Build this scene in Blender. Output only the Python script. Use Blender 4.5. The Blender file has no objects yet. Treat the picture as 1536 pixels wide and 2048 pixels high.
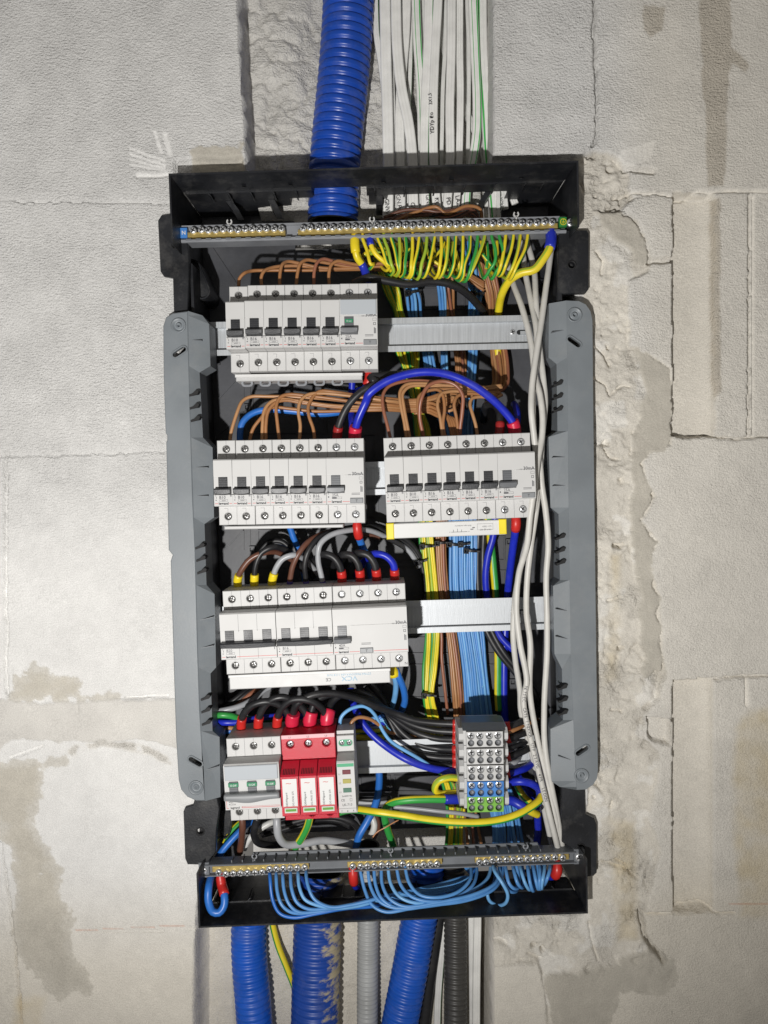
import bpy, bmesh, math, random
import numpy as np
from mathutils import Vector, Matrix

random.seed(7)
S = bpy.context.scene
C = S.collection

# ------------------------------------------------------------------ camera
DCAM = 0.785           # camera to bare wall face, metres
FPX = 1535.0           # focal length in photograph pixels (1536 x 2048)
PITCH = math.radians(2.2)
cam_d = bpy.data.cameras.new('camera')
cam = bpy.data.objects.new('camera', cam_d)
C.objects.link(cam)
cam.location = (0, -DCAM, 0)
cam.rotation_euler = (math.radians(90) - PITCH, 0, 0)
cam_d.sensor_width = 36.0
cam_d.sensor_fit = 'AUTO'
cam_d.lens = FPX / 2048.0 * 36.0
cam_d.clip_start = 0.02
cam_d.clip_end = 50
S.camera = cam

# ------------------------------------------------------------------ light: one hand torch below and left of the lens, dim room
wd = bpy.data.worlds.new('World'); S.world = wd
wd.use_nodes = True
wd.node_tree.nodes['Background'].inputs[0].default_value = (1.0, 0.95, 0.88, 1)
wd.node_tree.nodes['Background'].inputs[1].default_value = 0.16
ld = bpy.data.lights.new('torch', 'SPOT')
lo = bpy.data.objects.new('torch', ld); C.objects.link(lo)
lo.location = (-0.19, -1.00, -0.30)
ld.energy = 48.0
ld.color = (1.0, 0.98, 0.95)
ld.shadow_soft_size = 0.013
ld.spot_size = math.radians(114)
ld.spot_blend = 1.0
_aim = Vector((-0.14, 0.0, 0.17)) - Vector(lo.location)
lo.rotation_euler = _aim.to_track_quat('-Z', 'Y').to_euler()
S.view_settings.view_transform = 'Standard'
S.view_settings.look = 'None'
S.view_settings.exposure = 0.0
S.view_settings.gamma = 1.0
S.view_settings.use_curve_mapping = False
S.cycles.max_bounces = 6
S.cycles.use_denoising = True

# ------------------------------------------------------------------ helpers: rays and frames
_sp, _cp = math.sin(PITCH), math.cos(PITCH)
def W(px, py, h=0.0):
    """point of the place that the photograph shows at (px, py), h millimetres in front of the wall face"""
    a = (px - 768.0) / FPX; b = -(py - 1024.0) / FPX
    y = _cp + b * _sp; z = -_sp + b * _cp
    t = (DCAM - h / 1000.0) / y
    return Vector((a * t, -h / 1000.0, z * t))
def zf(x0, y0, s):
    return lambda x, y, h=0.0: (x0 + x * s, y0 + y * s, h)
zA = zf(300, 280, .3125); zB = zf(720, 280, .33854); zC = zf(300, 720, .3125); zD = zf(720, 720, .33854)
zE = zf(300, 1050, .3125); zF = zf(720, 1050, .33854); zG = zf(300, 1380, .3125); zH = zf(720, 1380, .33854)
zT = zf(480, 0, .36458); zU = zf(380, 1760, .40365)
def pts(z, lst, h=None):
    out = []
    for p in lst:
        out.append(z(*p) if len(p) == 3 else z(p[0], p[1], h))
    return out

# ------------------------------------------------------------------ helpers: materials
def mat(name, col, rough=0.45, metal=0.0, bump=0.0, bscale=400.0, var=0.0, vscale=60.0, spec=0.5, dust=0.0, aniso=None, trans=0.0, emit=None):
    m = bpy.data.materials.new(name); m.use_nodes = True
    nt = m.node_tree; N = nt.nodes; L = nt.links
    b = N['Principled BSDF']
    b.inputs['Base Color'].default_value = (*col, 1)
    b.inputs['Roughness'].default_value = rough
    b.inputs['Metallic'].default_value = metal
    b.inputs['Specular IOR Level'].default_value = spec
    if trans: b.inputs['Transmission Weight'].default_value = trans
    g = N.new('ShaderNodeNewGeometry')
    pos = g.outputs['Position']
    if aniso:
        mp = N.new('ShaderNodeMapping'); mp.inputs['Scale'].default_value = aniso
        L.new(pos, mp.inputs['Vector']); pos = mp.outputs['Vector']
    colsock = None
    if var > 0:
        n = N.new('ShaderNodeTexNoise'); n.inputs['Scale'].default_value = vscale; n.inputs['Detail'].default_value = 5
        L.new(pos, n.inputs['Vector'])
        mr = N.new('ShaderNodeMapRange'); mr.inputs['From Min'].default_value = .3; mr.inputs['From Max'].default_value = .7
        mr.inputs['To Min'].default_value = 1 - var; mr.inputs['To Max'].default_value = 1 + var
        L.new(n.outputs['Fac'], mr.inputs['Value'])
        mx = N.new('ShaderNodeVectorMath'); mx.operation = 'SCALE'
        mx.inputs[0].default_value = col
        L.new(mr.outputs['Result'], mx.inputs['Scale'])
        colsock = mx.outputs['Vector']
        r2 = N.new('ShaderNodeMapRange'); r2.inputs['To Min'].default_value = max(.05, rough - .12); r2.inputs['To Max'].default_value = min(1, rough + .14)
        L.new(n.outputs['Fac'], r2.inputs['Value']); L.new(r2.outputs['Result'], b.inputs['Roughness'])
    if dust > 0:
        n2 = N.new('ShaderNodeTexNoise'); n2.inputs['Scale'].default_value = 38; n2.inputs['Detail'].default_value = 9; n2.inputs['Roughness'].default_value = .75
        L.new(g.outputs['Position'], n2.inputs['Vector'])
        m2 = N.new('ShaderNodeMapRange'); m2.inputs['From Min'].default_value = .5; m2.inputs['From Max'].default_value = .8; m2.inputs['To Max'].default_value = dust
        L.new(n2.outputs['Fac'], m2.inputs['Value'])
        mc = N.new('ShaderNodeMix'); mc.data_type = 'RGBA'
        mc.inputs['A'].default_value = (*col, 1)
        if colsock: L.new(colsock, mc.inputs['A'])
        mc.inputs['B'].default_value = (.42, .40, .37, 1)
        L.new(m2.outputs['Result'], mc.inputs['Factor'])
        colsock = mc.outputs['Result']
    if colsock: L.new(colsock, b.inputs['Base Color'])
    if bump > 0:
        n3 = N.new('ShaderNodeTexNoise'); n3.inputs['Scale'].default_value = bscale; n3.inputs['Detail'].default_value = 4
        L.new(pos, n3.inputs['Vector'])
        bp = N.new('ShaderNodeBump'); bp.inputs['Strength'].default_value = bump; bp.inputs['Distance'].default_value = .0006
        L.new(n3.outputs['Fac'], bp.inputs['Height']); L.new(bp.outputs['Normal'], b.inputs['Normal'])
    return m
M = {}
M['blackp'] = mat('black_plastic', (.013, .014, .017), .38, bump=.25, bscale=500, var=.35, vscale=30, dust=.16)
M['blackp2'] = mat('black_plastic_back', (.055, .057, .065), .48, bump=.10, bscale=300, var=.35, vscale=22, dust=.07)
M['greyp'] = mat('grey_plastic', (.185, .205, .222), .42, bump=.12, bscale=900, var=.08, vscale=25, dust=.16)
M['greyd'] = mat('grey_plastic_holder', (.15, .16, .175), .42, bump=.1, var=.1, dust=.08)
M['greyl'] = mat('grey_plastic_holder_light', (.24, .25, .27), .4, bump=.1, var=.1, dust=.05)
M['white'] = mat('breaker_white', (.57, .567, .56), .50, spec=.35, bump=.08, bscale=1500, var=.025, vscale=40, dust=.04)
M['whitel'] = mat('label_white', (.66, .66, .65), .45, var=.02)
M['dark'] = mat('toggle_black', (.024, .025, .029), .42, bump=.2, bscale=900, var=.15, dust=.03)
M['midgrey'] = mat('toggle_grey', (.12, .125, .135), .42, bump=.1, var=.1)
M['btn'] = mat('button_grey', (.24, .25, .26), .45, var=.05)
M['ink'] = mat('ink_dark', (.03, .03, .035), .6)
M['inkl'] = mat('ink_grey', (.10, .10, .11), .6)
M['inkred'] = mat('ink_red', (.60, .05, .04), .5)
M['inkblue'] = mat('ink_blue', (.28, .46, .60), .5)
M['hole'] = mat('hole_shade_black', (.008, .008, .009), .7)  # flat black, shade inside holes and recesses painted as colour
M['steel'] = mat('screw_steel', (.70, .71, .72), .28, metal=.6, bump=.25, bscale=900, var=.10, vscale=300)
M['steeld'] = mat('screw_steel_dull', (.34, .335, .325), .34, metal=.8, bump=.3, bscale=700, var=.2, vscale=300)
M['zinc'] = mat('zinc_rail', (.52, .54, .56), .56, metal=.66, bump=.22, bscale=60, var=.10, vscale=18, aniso=(40, 8, 1.5))
M['brass'] = mat('brass', (.52, .39, .13), .36, metal=.6, bump=.15, var=.15, vscale=150)
M['red'] = mat('red_plastic', (.50, .012, .032), .40, bump=.3, bscale=900, var=.06)
M['redf'] = mat('red_ferrule', (.55, .025, .020), .35, var=.05)
M['pinkf'] = mat('crimson_ferrule', (.62, .02, .06), .32, var=.05)
M['dredf'] = mat('dark_red_ferrule', (.33, .02, .02), .35, var=.05)
M['yelf'] = mat('yellow_ferrule', (.80, .62, .02), .35, var=.05)
M['bluef'] = mat('blue_sleeve', (.015, .03, .42), .35, var=.05)
M['purf'] = mat('purple_ferrule', (.06, .04, .25), .35)
M['glass'] = mat('clear_label_cover', (.46, .49, .52), .16, spec=.6)
M['green'] = mat('green_print', (.05, .34, .17), .45)
M['greenw'] = mat('green_window', (.04, .24, .12), .3)
M['ledr'] = mat('lamp_red_off', (.18, .05, .06), .25)
M['ledy'] = mat('lamp_yellow_off', (.42, .38, .12), .25)
M['ledg'] = mat('lamp_green_off', (.10, .20, .15), .25)
M['yelp'] = mat('yellow_plastic', (.82, .66, .02), .4, var=.05)
M['blueb'] = mat('terminal_blue', (.06, .22, .58), .4, var=.05)
M['greenb'] = mat('terminal_green', (.20, .46, .07), .4, var=.05)
M['termw'] = mat('terminal_white', (.54, .54, .535), .42, var=.04, dust=.04)
M['termcap'] = mat('terminal_cap_grey', (.10, .11, .12), .4, bump=.15, var=.1, dust=.05)
def wmat(n, c, r=.36, v=.08): M[n] = mat('wire_' + n, c, r, var=v, vscale=70, bump=.06, bscale=300, dust=.09)
wmat('brown', (.36, .165, .065)); wmat('tan', (.45, .235, .105)); wmat('umber', (.135, .055, .035))
wmat('redbrown', (.30, .115, .065)); wmat('lblue', (.095, .285, .62)); wmat('sky', (.16, .40, .72)); wmat('mblue', (.025, .16, .56))
wmat('dblue', (.012, .025, .46)); wmat('black', (.014, .014, .016), .42); wmat('greyw', (.36, .37, .39)); wmat('whitew', (.62, .62, .60))
wmat('yel', (.80, .64, .025)); wmat('grn', (.035, .33, .06)); wmat('lime', (.36, .50, .04)); wmat('utp', (.60, .585, .55), .42)
wmat('flat', (.78, .775, .75), .45); wmat('copper', (.55, .25, .12), .3)
M['flatgreen'] = mat('cable_green_line', (.06, .42, .09), .45)

# ------------------------------------------------------------------ helpers: mesh building (local frame: x right, out = -y, z up, millimetres)
class MB:
    def __init__(s): s.v = []; s.f = []; s.m = []; s.sm = []
    def add(s, v, f, m=0, smooth=False):
        o = len(s.v); s.v += [tuple(p) for p in v]
        for q in f: s.f.append([i + o for i in q]); s.m.append(m); s.sm.append(smooth)
        return s
    def box(s, x0, x1, o0, o1, z0, z1, m=0, bev=0.0, top=None):
        """box from out o0 (back) to o1 (front); top = (dx, dz0, dz1) shrink of the front face"""
        if bev > 0:
            b = bev; r = []
            for (dx, dz, o) in ((0, 0, o0), (0, 0, o1 - b), (b, b, o1)):
                r.append([(x0 + dx, -o, z0 + dz), (x1 - dx, -o, z0 + dz), (x1 - dx, -o, z1 - dz), (x0 + dx, -o, z1 - dz)])
            v = r[0] + r[1] + r[2]
            f = [(3, 2, 1, 0)]
            for k in (0, 4):
                for i in range(4):
                    j = (i + 1) % 4
                    f.append((k + i, k + j, k + 4 + j, k + 4 + i))
            f.append((8, 9, 10, 11))
            return s.add(v, f, m)
        dx, d0, d1 = top or (0, 0, 0)
        v = [(x0, -o0, z0), (x1, -o0, z0), (x1, -o0, z1), (x0, -o0, z1),
             (x0 + dx, -o1, z0 + d0), (x1 - dx, -o1, z0 + d0), (x1 - dx, -o1, z1 - d1), (x0 + dx, -o1, z1 - d1)]
        return s.add(v, [(3, 2, 1, 0), (0, 1, 5, 4), (1, 2, 6, 5), (2, 3, 7, 6), (3, 0, 4, 7), (4, 5, 6, 7)], m)
    def prof(s, prof, x0, x1, m=0):
        """(out, z) outline extruded along x"""
        n = len(prof)
        v = [(x0, -o, z) for o, z in prof] + [(x1, -o, z) for o, z in prof]
        f = [(i, (i + 1) % n, n + (i + 1) % n, n + i) for i in range(n)]
        f.append(tuple(range(n))[::-1]); f.append(tuple(range(n, 2 * n)))
        return s.add(v, f, m)
    def lathe(s, cx, cz, prof, n=12, m=0, smooth=True):
        """(radius, out) profile turned round the out axis"""
        v = []; f = []
        for r, o in prof:
            for k in range(n):
                a = 2 * math.pi * k / n
                v.append((cx + r * math.cos(a), -o, cz + r * math.sin(a)))
        for i in range(len(prof) - 1):
            for k in range(n):
                j = (k + 1) % n
                f.append((i * n + k, i * n + j, (i + 1) * n + j, (i + 1) * n + k))
        f.append(tuple((len(prof) - 1) * n + k for k in range(n)))
        return s.add(v, f, m, smooth)
    def mesh(s, name, mats, scale=.001):
        me = bpy.data.meshes.new(name)
        me.from_pydata([(a * scale, b * scale, c * scale) for a, b, c in s.v], [], s.f)
        for mm in (mats if isinstance(mats, (list, tuple)) else [mats]): me.materials.append(M[mm] if isinstance(mm, str) else mm)
        me.polygons.foreach_set('material_index', s.m)
        me.polygons.foreach_set('use_smooth', s.sm)
        bm = bmesh.new(); bm.from_mesh(me); bmesh.ops.recalc_face_normals(bm, faces=bm.faces); bm.to_mesh(me); bm.free()
        me.update()
        return me
def link(name, me, parent=None, loc=None, rot=None, label=None):
    o = bpy.data.objects.new(name, me); C.objects.link(o)
    if parent is not None: o.parent = parent
    if loc is not None: o.location = loc
    if rot is not None: o.rotation_euler = rot
    if label: o['label'] = label
    return o
def tag(o, label, cat, group=None, kind=None):
    o['label'] = label; o['category'] = cat
    if group: o['group'] = group
    if kind: o['kind'] = kind
    return o
def thing(name, label, cat, loc=(0, 0, 0), tilt=0.0, group=None):
    o = bpy.data.objects.new(name, None); C.objects.link(o)
    o.empty_display_size = .01
    o.location = loc; o.rotation_euler = (0, -math.radians(tilt), 0)
    return tag(o, label, cat, group)
def plate(name, outline, holes, o0, o1, mats, m=0, scale=.001, bev=0.0):
    """flat plate with real holes; outline and holes in (x, z)"""
    bm = bmesh.new(); es = []
    for loop in [outline] + list(holes):
        loop = [p for i, p in enumerate(loop) if (p[0] - loop[i - 1][0]) ** 2 + (p[1] - loop[i - 1][1]) ** 2 > 1e-6]
        vs = [bm.verts.new((x, -o1, z)) for x, z in loop]
        for i in range(len(vs)): es.append(bm.edges.new((vs[i], vs[(i + 1) % len(vs)])))
    r = bmesh.ops.triangle_fill(bm, use_beauty=True, use_dissolve=False, edges=es)
    fs = [g for g in r['geom'] if isinstance(g, bmesh.types.BMFace)]
    e = bmesh.ops.extrude_face_region(bm, geom=fs)
    for g in e['geom']:
        if isinstance(g, bmesh.types.BMVert): g.co.y = -o0
    bmesh.ops.recalc_face_normals(bm, faces=bm.faces)
    if bev > 0:
        ed = [e for e in bm.edges if len(e.link_faces) == 2 and e.calc_face_angle(0) > .6 and abs(e.verts[0].co.y + o1) < 1e-4 and abs(e.verts[1].co.y + o1) < 1e-4]
        bmesh.ops.bevel(bm, geom=ed, offset=bev, segments=1, affect='EDGES', clamp_overlap=True)
    bmesh.ops.scale(bm, vec=(scale,) * 3, verts=bm.verts)
    me = bpy.data.meshes.new(name); bm.to_mesh(me); bm.free()
    for mm in (mats if isinstance(mats, (list, tuple)) else [mats]): me.materials.append(M[mm])
    return me
def circ(cx, cz, r, n=12): return [(cx + r * math.cos(2 * math.pi * k / n), cz + r * math.sin(2 * math.pi * k / n)) for k in range(n)]
def capsule(cx, cz, length, r, ang, n=6):
    out = []; ca, sa = math.cos(ang), math.sin(ang)
    for e, a0 in ((1, -90), (-1, 90)):
        for k in range(n + 1):
            a = math.radians(a0 + 180 * k / n)
            x = e * length / 2 + r * math.cos(a); z = r * math.sin(a)
            out.append((cx + x * ca - z * sa, cz + x * sa + z * ca))
    return out
_tx = {}
def text_mesh(s, size, mname, align='LEFT', bold=0.0, xs=1.0, font=None):
    k = (s, size, mname, align, bold, xs)
    if k in _tx: return _tx[k]
    cu = bpy.data.curves.new('print', 'FONT'); cu.body = s; cu.size = size; cu.align_x = align
    cu.resolution_u = 2; cu.fill_mode = 'FRONT'; cu.offset = bold
    ob = bpy.data.objects.new('print', cu); C.objects.link(ob)
    dg = bpy.context.evaluated_depsgraph_get()
    me = bpy.data.meshes.new_from_object(ob.evaluated_get(dg))
    bpy.data.objects.remove(ob); bpy.data.curves.remove(cu)
    for v in me.vertices:
        x, y, z = v.co; v.co = (x * .001 * xs, -z * .001, y * .001)
    me.materials.clear(); me.materials.append(M[mname])
    _tx[k] = me
    return me
def text(s, parent, x, out, z, size, mname='ink', align='LEFT', bold=0.0, xs=1.0, rot=0.0, name='printed_text'):
    return link(name, text_mesh(s, size, mname, align, bold, xs), parent, (x * .001, -out * .001, z * .001), (0, -math.radians(rot), 0))

# ------------------------------------------------------------------ helpers: sweeps
def spline(P, step=.0022):
    """Catmull-Rom through the points, resampled"""
    P = [Vector(p) for p in P]
    Q = [P[0] * 2 - P[1]] + P + [P[-1] * 2 - P[-2]]
    out = []
    for i in range(1, len(Q) - 2):
        a, b, c, d = Q[i - 1:i + 3]
        n = max(2, int((c - b).length / step))
        t0 = 0; t1 = max(1e-6, (b - a).length) ** .5; t2 = t1 + max(1e-6, (c - b).length) ** .5; t3 = t2 + max(1e-6, (d - c).length) ** .5
        for k in range(n):
            t = t1 + (t2 - t1) * k / n
            A1 = a * ((t1 - t) / (t1 - t0)) + b * ((t - t0) / (t1 - t0)); A2 = b * ((t2 - t) / (t2 - t1)) + c * ((t - t1) / (t2 - t1)); A3 = c * ((t3 - t) / (t3 - t2)) + d * ((t - t2) / (t3 - t2))
            B1 = A1 * ((t2 - t) / (t2 - t0)) + A2 * ((t - t0) / (t2 - t0)); B2 = A2 * ((t3 - t) / (t3 - t1)) + A3 * ((t - t1) / (t3 - t1))
            out.append(B1 * ((t2 - t) / (t2 - t1)) + B2 * ((t - t1) / (t2 - t1)))
    out.append(P[-1])
    return out
def frames(Q):
    T = []
    for i in range(len(Q)):
        t = Q[min(i + 1, len(Q) - 1)] - Q[max(i - 1, 0)]
        T.append(t.normalized() if t.length > 1e-9 else Vector((0, 0, 1)))
    n = Vector((0, -1, 0)); n = n - T[0] * n.dot(T[0])
    if n.length < .1: n = Vector((1, 0, 0)) - T[0] * T[0].x
    n.normalize(); F = []
    for i, t in enumerate(T):
        n = n - t * n.dot(t); n.normalize(); F.append((t, n, t.cross(n)))
    return F
def tube(name, P, r, mats, n=8, stripe=None, twist=0.0, origin=None, caps=True, step=.0022, raw=False, rfun=None, ph=0.0):
    """round wire; stripe = set of side indices that take the second colour"""
    Q = P if raw else spline(P, step)
    F = frames(Q); o0 = origin if origin is not None else Q[0]
    v = []; f = []; mi = []
    for i, (q, (t, a, b)) in enumerate(zip(Q, F)):
        rr = r if rfun is None else rfun(i, len(Q))
        for k in range(n):
            an = 2 * math.pi * (k + .5) / n + twist * i + ph
            v.append(q + (a * math.cos(an) + b * math.sin(an)) * rr - o0)
    for i in range(len(Q) - 1):
        for k in range(n):
            j = (k + 1) % n
            f.append((i * n + k, i * n + j, (i + 1) * n + j, (i + 1) * n + k))
            mi.append(1 if stripe and k in stripe else 0)
    ns = len(f)
    if caps:
        f.append(tuple(range(n))[::-1]); f.append(tuple((len(Q) - 1) * n + k for k in range(n))); mi += [0, 0]
    me = bpy.data.meshes.new(name); me.from_pydata(v, [], f)
    for mm in mats: me.materials.append(M[mm])
    me.polygons.foreach_set('material_index', mi)
    me.polygons.foreach_set('use_smooth', [True] * ns + [False] * (len(f) - ns))
    return me, Q, F
def sweep(name, P, prof, mats, pm=None, origin=None, step=.004, out=Vector((0, -1, 0)), smooth=True):
    """closed (side, out) profile swept along a path, the out side kept towards the room"""
    Q = spline(P, step); o0 = origin if origin is not None else Q[0]
    v = []; f = []; mi = []; n = len(prof)
    for i, q in enumerate(Q):
        t = (Q[min(i + 1, len(Q) - 1)] - Q[max(i - 1, 0)]).normalized()
        s = t.cross(out).normalized(); nn = s.cross(t).normalized()
        for a, b in prof: v.append(q + s * (a * .001) + nn * (b * .001) - o0)
    for i in range(len(Q) - 1):
        for k in range(n):
            j = (k + 1) % n
            f.append((i * n + k, i * n + j, (i + 1) * n + j, (i + 1) * n + k)); mi.append(pm[k] if pm else 0)
    ns = len(f)
    f.append(tuple(range(n))[::-1]); f.append(tuple((len(Q) - 1) * n + k for k in range(n))); mi += [0, 0]
    me = bpy.data.meshes.new(name); me.from_pydata(v, [], f)
    for mm in mats: me.materials.append(M[mm])
    me.polygons.foreach_set('material_index', mi)
    me.polygons.foreach_set('use_smooth', [smooth] * ns + [False] * (len(f) - ns))
    bm = bmesh.new(); bm.from_mesh(me); bmesh.ops.recalc_face_normals(bm, faces=bm.faces); bm.to_mesh(me); bm.free()
    return me, Q
ORD = ['first', 'second', 'third', 'fourth', 'fifth', 'sixth', 'seventh', 'eighth', 'ninth', 'tenth', 'eleventh', 'twelfth',
       'thirteenth', 'fourteenth', 'fifteenth', 'sixteenth', 'seventeenth', 'eighteenth', 'nineteenth', 'twentieth', 'twenty-first', 'twenty-second', 'twenty-third', 'twenty-fourth', 'twenty-fifth', 'twenty-sixth']

# ================================================================== THE WALL (aerated concrete blocks, chases, mortar)
def _hash(ix, iy, seed):
    h = (ix.astype(np.int64) * 374761393 + iy.astype(np.int64) * 668265263 + seed * 1442695041) & 0xffffffff
    h = ((h ^ (h >> 13)) * 1274126177) & 0xffffffff
    h = h ^ (h >> 16)
    return (h & 0xffff) / 65535.0
def vnoise(x, y, seed=0):
    ix = np.floor(x); iy = np.floor(y); fx = x - ix; fy = y - iy
    fx = fx * fx * (3 - 2 * fx); fy = fy * fy * (3 - 2 * fy)
    a = _hash(ix, iy, seed); b = _hash(ix + 1, iy, seed); c = _hash(ix, iy + 1, seed); d = _hash(ix + 1, iy + 1, seed)
    return (a * (1 - fx) + b * fx) * (1 - fy) + (c * (1 - fx) + d * fx) * fy
def fbm(x, y, sc, oct=4, seed=0, gain=.5):
    s = 0; a = 1; t = 0
    for o in range(oct):
        s = s + a * vnoise(x / sc * 2 ** o + 17.3 * o, y / sc * 2 ** o + 9.1 * o, seed + o); t += a; a *= gain
    return s / t - .5
def sstep(a, b, x):
    t = np.clip((x - a) / (b - a), 0, 1); return t * t * (3 - 2 * t)
def sdpoly(X, Y, poly):
    """signed distance in pixels, positive inside"""
    d = np.full(X.shape, 1e9); ins = np.zeros(X.shape, bool); n = len(poly)
    for i in range(n):
        x0, y0 = poly[i]; x1, y1 = poly[(i + 1) % n]
        ex, ey = x1 - x0, y1 - y0; wx, wy = X - x0, Y - y0
        t = np.clip((wx * ex + wy * ey) / (ex * ex + ey * ey + 1e-9), 0, 1)
        d = np.minimum(d, (wx - t * ex) ** 2 + (wy - t * ey) ** 2)
        c = ((y0 <= Y) != (y1 <= Y)) & (X < (x1 - x0) * (Y - y0) / ((y1 - y0) if y1 != y0 else 1e-9) + x0)
        ins ^= c
    d = np.sqrt(d)
    return np.where(ins, d, -d)
def sdline(X, Y, line):
    d = np.full(X.shape, 1e9)
    for (x0, y0), (x1, y1) in zip(line[:-1], line[1:]):
        ex, ey = x1 - x0, y1 - y0; wx, wy = X - x0, Y - y0
        t = np.clip((wx * ex + wy * ey) / (ex * ex + ey * ey), 0, 1)
        d = np.minimum(d, (wx - t * ex) ** 2 + (wy - t * ey) ** 2)
    return np.sqrt(d)
NICHE = [(347, 352), (1148, 328), (1168, 1832), (408, 1848)]
MORTAR = [
 [(1150, 312), (1185, 300), (1215, 303), (1240, 318), (1262, 345), (1258, 372), (1268, 396), (1240, 420), (1235, 440), (1150, 470)],
 [(1170, 420), (1235, 418), (1275, 440), (1290, 480), (1305, 520), (1300, 540), (1258, 560), (1262, 690), (1300, 705), (1343, 735), (1346, 890), (1310, 900), (1288, 922), (1300, 965), (1312, 990), (1300, 1020), (1285, 1045), (1322, 1085), (1300, 1130), (1320, 1185), (1326, 1290), (1332, 1352), (1320, 1400), (1288, 1432), (1292, 1480), (1320, 1505), (1318, 1560), (1300, 1640), (1322, 1700), (1312, 1750), (1290, 1828), (1290, 1878), (1335, 1915), (1352, 1950), (1330, 1985), (1240, 1982), (1225, 2010), (1200, 2120), (1105, 2120), (1085, 1965), (1075, 1930), (990, 1935), (962, 1900), (962, 1835), (1175, 1800)],
]
SMEAR = [   # flat darker skims of mortar
 [(1268, 690), (1300, 700), (1343, 735), (1345, 872), (1330, 900), (1300, 905), (1285, 925), (1302, 970), (1308, 995), (1285, 1040), (1300, 1070), (1320, 1085), (1298, 1130), (1318, 1190), (1322, 1290), (1328, 1350), (1290, 1352), (1278, 1180), (1265, 1000), (1270, 880), (1290, 780)],
 [(1190, 420), (1232, 420), (1275, 442), (1290, 480), (1300, 525), (1270, 530), (1240, 480), (1215, 470)],
 [(1090, 1955), (1180, 1945), (1250, 1920), (1300, 1900), (1345, 1925), (1352, 1955), (1325, 1990), (1240, 1985), (1222, 2060), (1110, 2120), (1090, 1990)],
 [(380, 298), (490, 288), (492, 345), (380, 345)],
 [(28, 1372), (60, 1328), (92, 1340), (110, 1355), (170, 1360), (165, 1390), (245, 1384), (240, 1402), (20, 1402)],
 [(-60, 1545), (20, 1520), (140, 1508), (132, 1530), (90, 1545), (86, 1600), (75, 1640), (95, 1682), (104, 1722), (125, 1742), (116, 1785), (132, 1802), (146, 1850), (157, 1920), (187, 1972), (180, 1992), (162, 1985), (120, 1990), (95, 1978), (60, 1935), (30, 1905), (25, 1800), (32, 1770), (20, 1690), (-20, 1640)],
]
STAIN = [
 [(1394, -60), (1462, -60), (1466, 90), (1502, 132), (1490, 147), (1464, 130), (1456, 200), (1450, 376), (1413, 376), (1410, 250), (1402, 120)],
 [(1285, 8), (1332, 12), (1326, 60), (1298, 80), (1286, 60)],
 [(1424, 395), (1442, 395), (1444, 780), (1426, 800)],
 [(440, 1915), (470, 1925), (462, 1985), (430, 1990), (424, 1950)],
]
YELLOW = [[(1470, 1460), (1496, 1420), (1600, 1400), (1600, 1840), (1480, 1836), (1465, 1640)],
          [(1225, 1110), (1245, 1110), (1240, 1360), (1215, 1370)], [(1220, 1640), (1275, 1650), (1280, 1880), (1240, 1890)], [(30, 2000), (90, 1990), (80, 2060), (20, 2060)]]
JOINTS = [  # (line, half width px, depth mm)
 ([(250, 1396), (335, 1391)], 2.0, 4.0),
 ([(1189, -200), (1187, 60), (1192, 160), (1194, 270), (1186, 290)], 2.4, 7.0),
 ([(1230, 393), (1262, 384), (1305, 386), (1345, 393), (1372, 391), (1392, 383), (1536, 382), (2200, 380)], 2.0, 4.5),
 ([(1345, 870), (1360, 875), (1420, 872), (1480, 877), (1536, 874), (2200, 872)], 2.4, 6.5),
 ([(1502, 392), (1500, 600), (1499, 870)], 2.6, 7.0), ([(1508, 392), (1506, 870)], 3.0, 1.5),
 ([(1398, 1358), (1440, 1356), (1490, 1353), (1536, 1354), (2200, 1352)], 2.6, 6.0), ([(1492, 1358), (1494, 1410)], 2.5, 3.0),
 ([(1290, 1830), (1345, 1826), (1410, 1815), (1440, 1828), (1470, 1826)], 2.2, 4.0),
 ([(10, 905), (12, 1390)], 2.5, 5.0), ([(0, 1690), (14, 1800), (28, 1900), (42, 2060), (45, 2600)], 3, 9.0),
 ([(1170, 1738), (1210, 1732), (1250, 1742), (1280, 1765)], 2.2, 5.0), ([(1200, 1740), (1235, 1725), (1255, 1735)], 2, 5.0),
 ([(1192, 755), (1215, 770), (1222, 790), (1245, 770), (1262, 772)], 2.0, 4.5), ([(1190, 885), (1210, 890), (1225, 915), (1245, 918)], 2.2, 4.5),
 ([(1195, 690), (1212, 710), (1225, 728)], 2.6, 5), ([(1220, 1202), (1245, 1196)], 2.4, 5), ([(1225, 1425), (1248, 1428)], 2.4, 5),
 ([(965, 1893), (1000, 1885), (1015, 1892)], 4, 6), ([(1060, 1915), (1085, 1925)], 2, 4), ([(1180, 1850), (1190, 1900), (1200, 1925)], 2, 4),
 ([(1285, 1830), (1290, 1875), (1330, 1928)], 4, 9), ([(1160, 340), (1172, 372), (1165, 392)], 3, 6), ([(1172, 305), (1190, 306)], 3, 7),
 ([(1200, 420), (1250, 416), (1280, 448), (1300, 500), (1302, 518)], 2.2, 5), ([(1262, 395), (1300, 388)], 1.6, 3), ([(1195, 500), (1210, 520), (1206, 545)], 2.2, 4),
 ([(20, 1516), (85, 1492)], 2.2, 3),
]
def _scr(x0, y0, x1, y1, w=2.5, d=3.0): JOINTS.append(([(x0, y0), ((x0 + x1) / 2, (y0 + y1) / 2 + 1.5), (x1, y1)], w, d))
for k, (a, b) in enumerate(((298, 322), (309, 330), (320, 336), (330, 340))): _scr(261, a, 330, b, 1.8, .7)
_scr(275, 352, 335, 349, 3.5, 2.5); _scr(310, 265, 322, 305, 3, .8); _scr(330, 270, 340, 310, 4, 1.0)
for k in range(6): _scr(1308 - k * 2, 285 + k * 7, 1240, 305 + k * 5, 2.0, .8)
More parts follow.
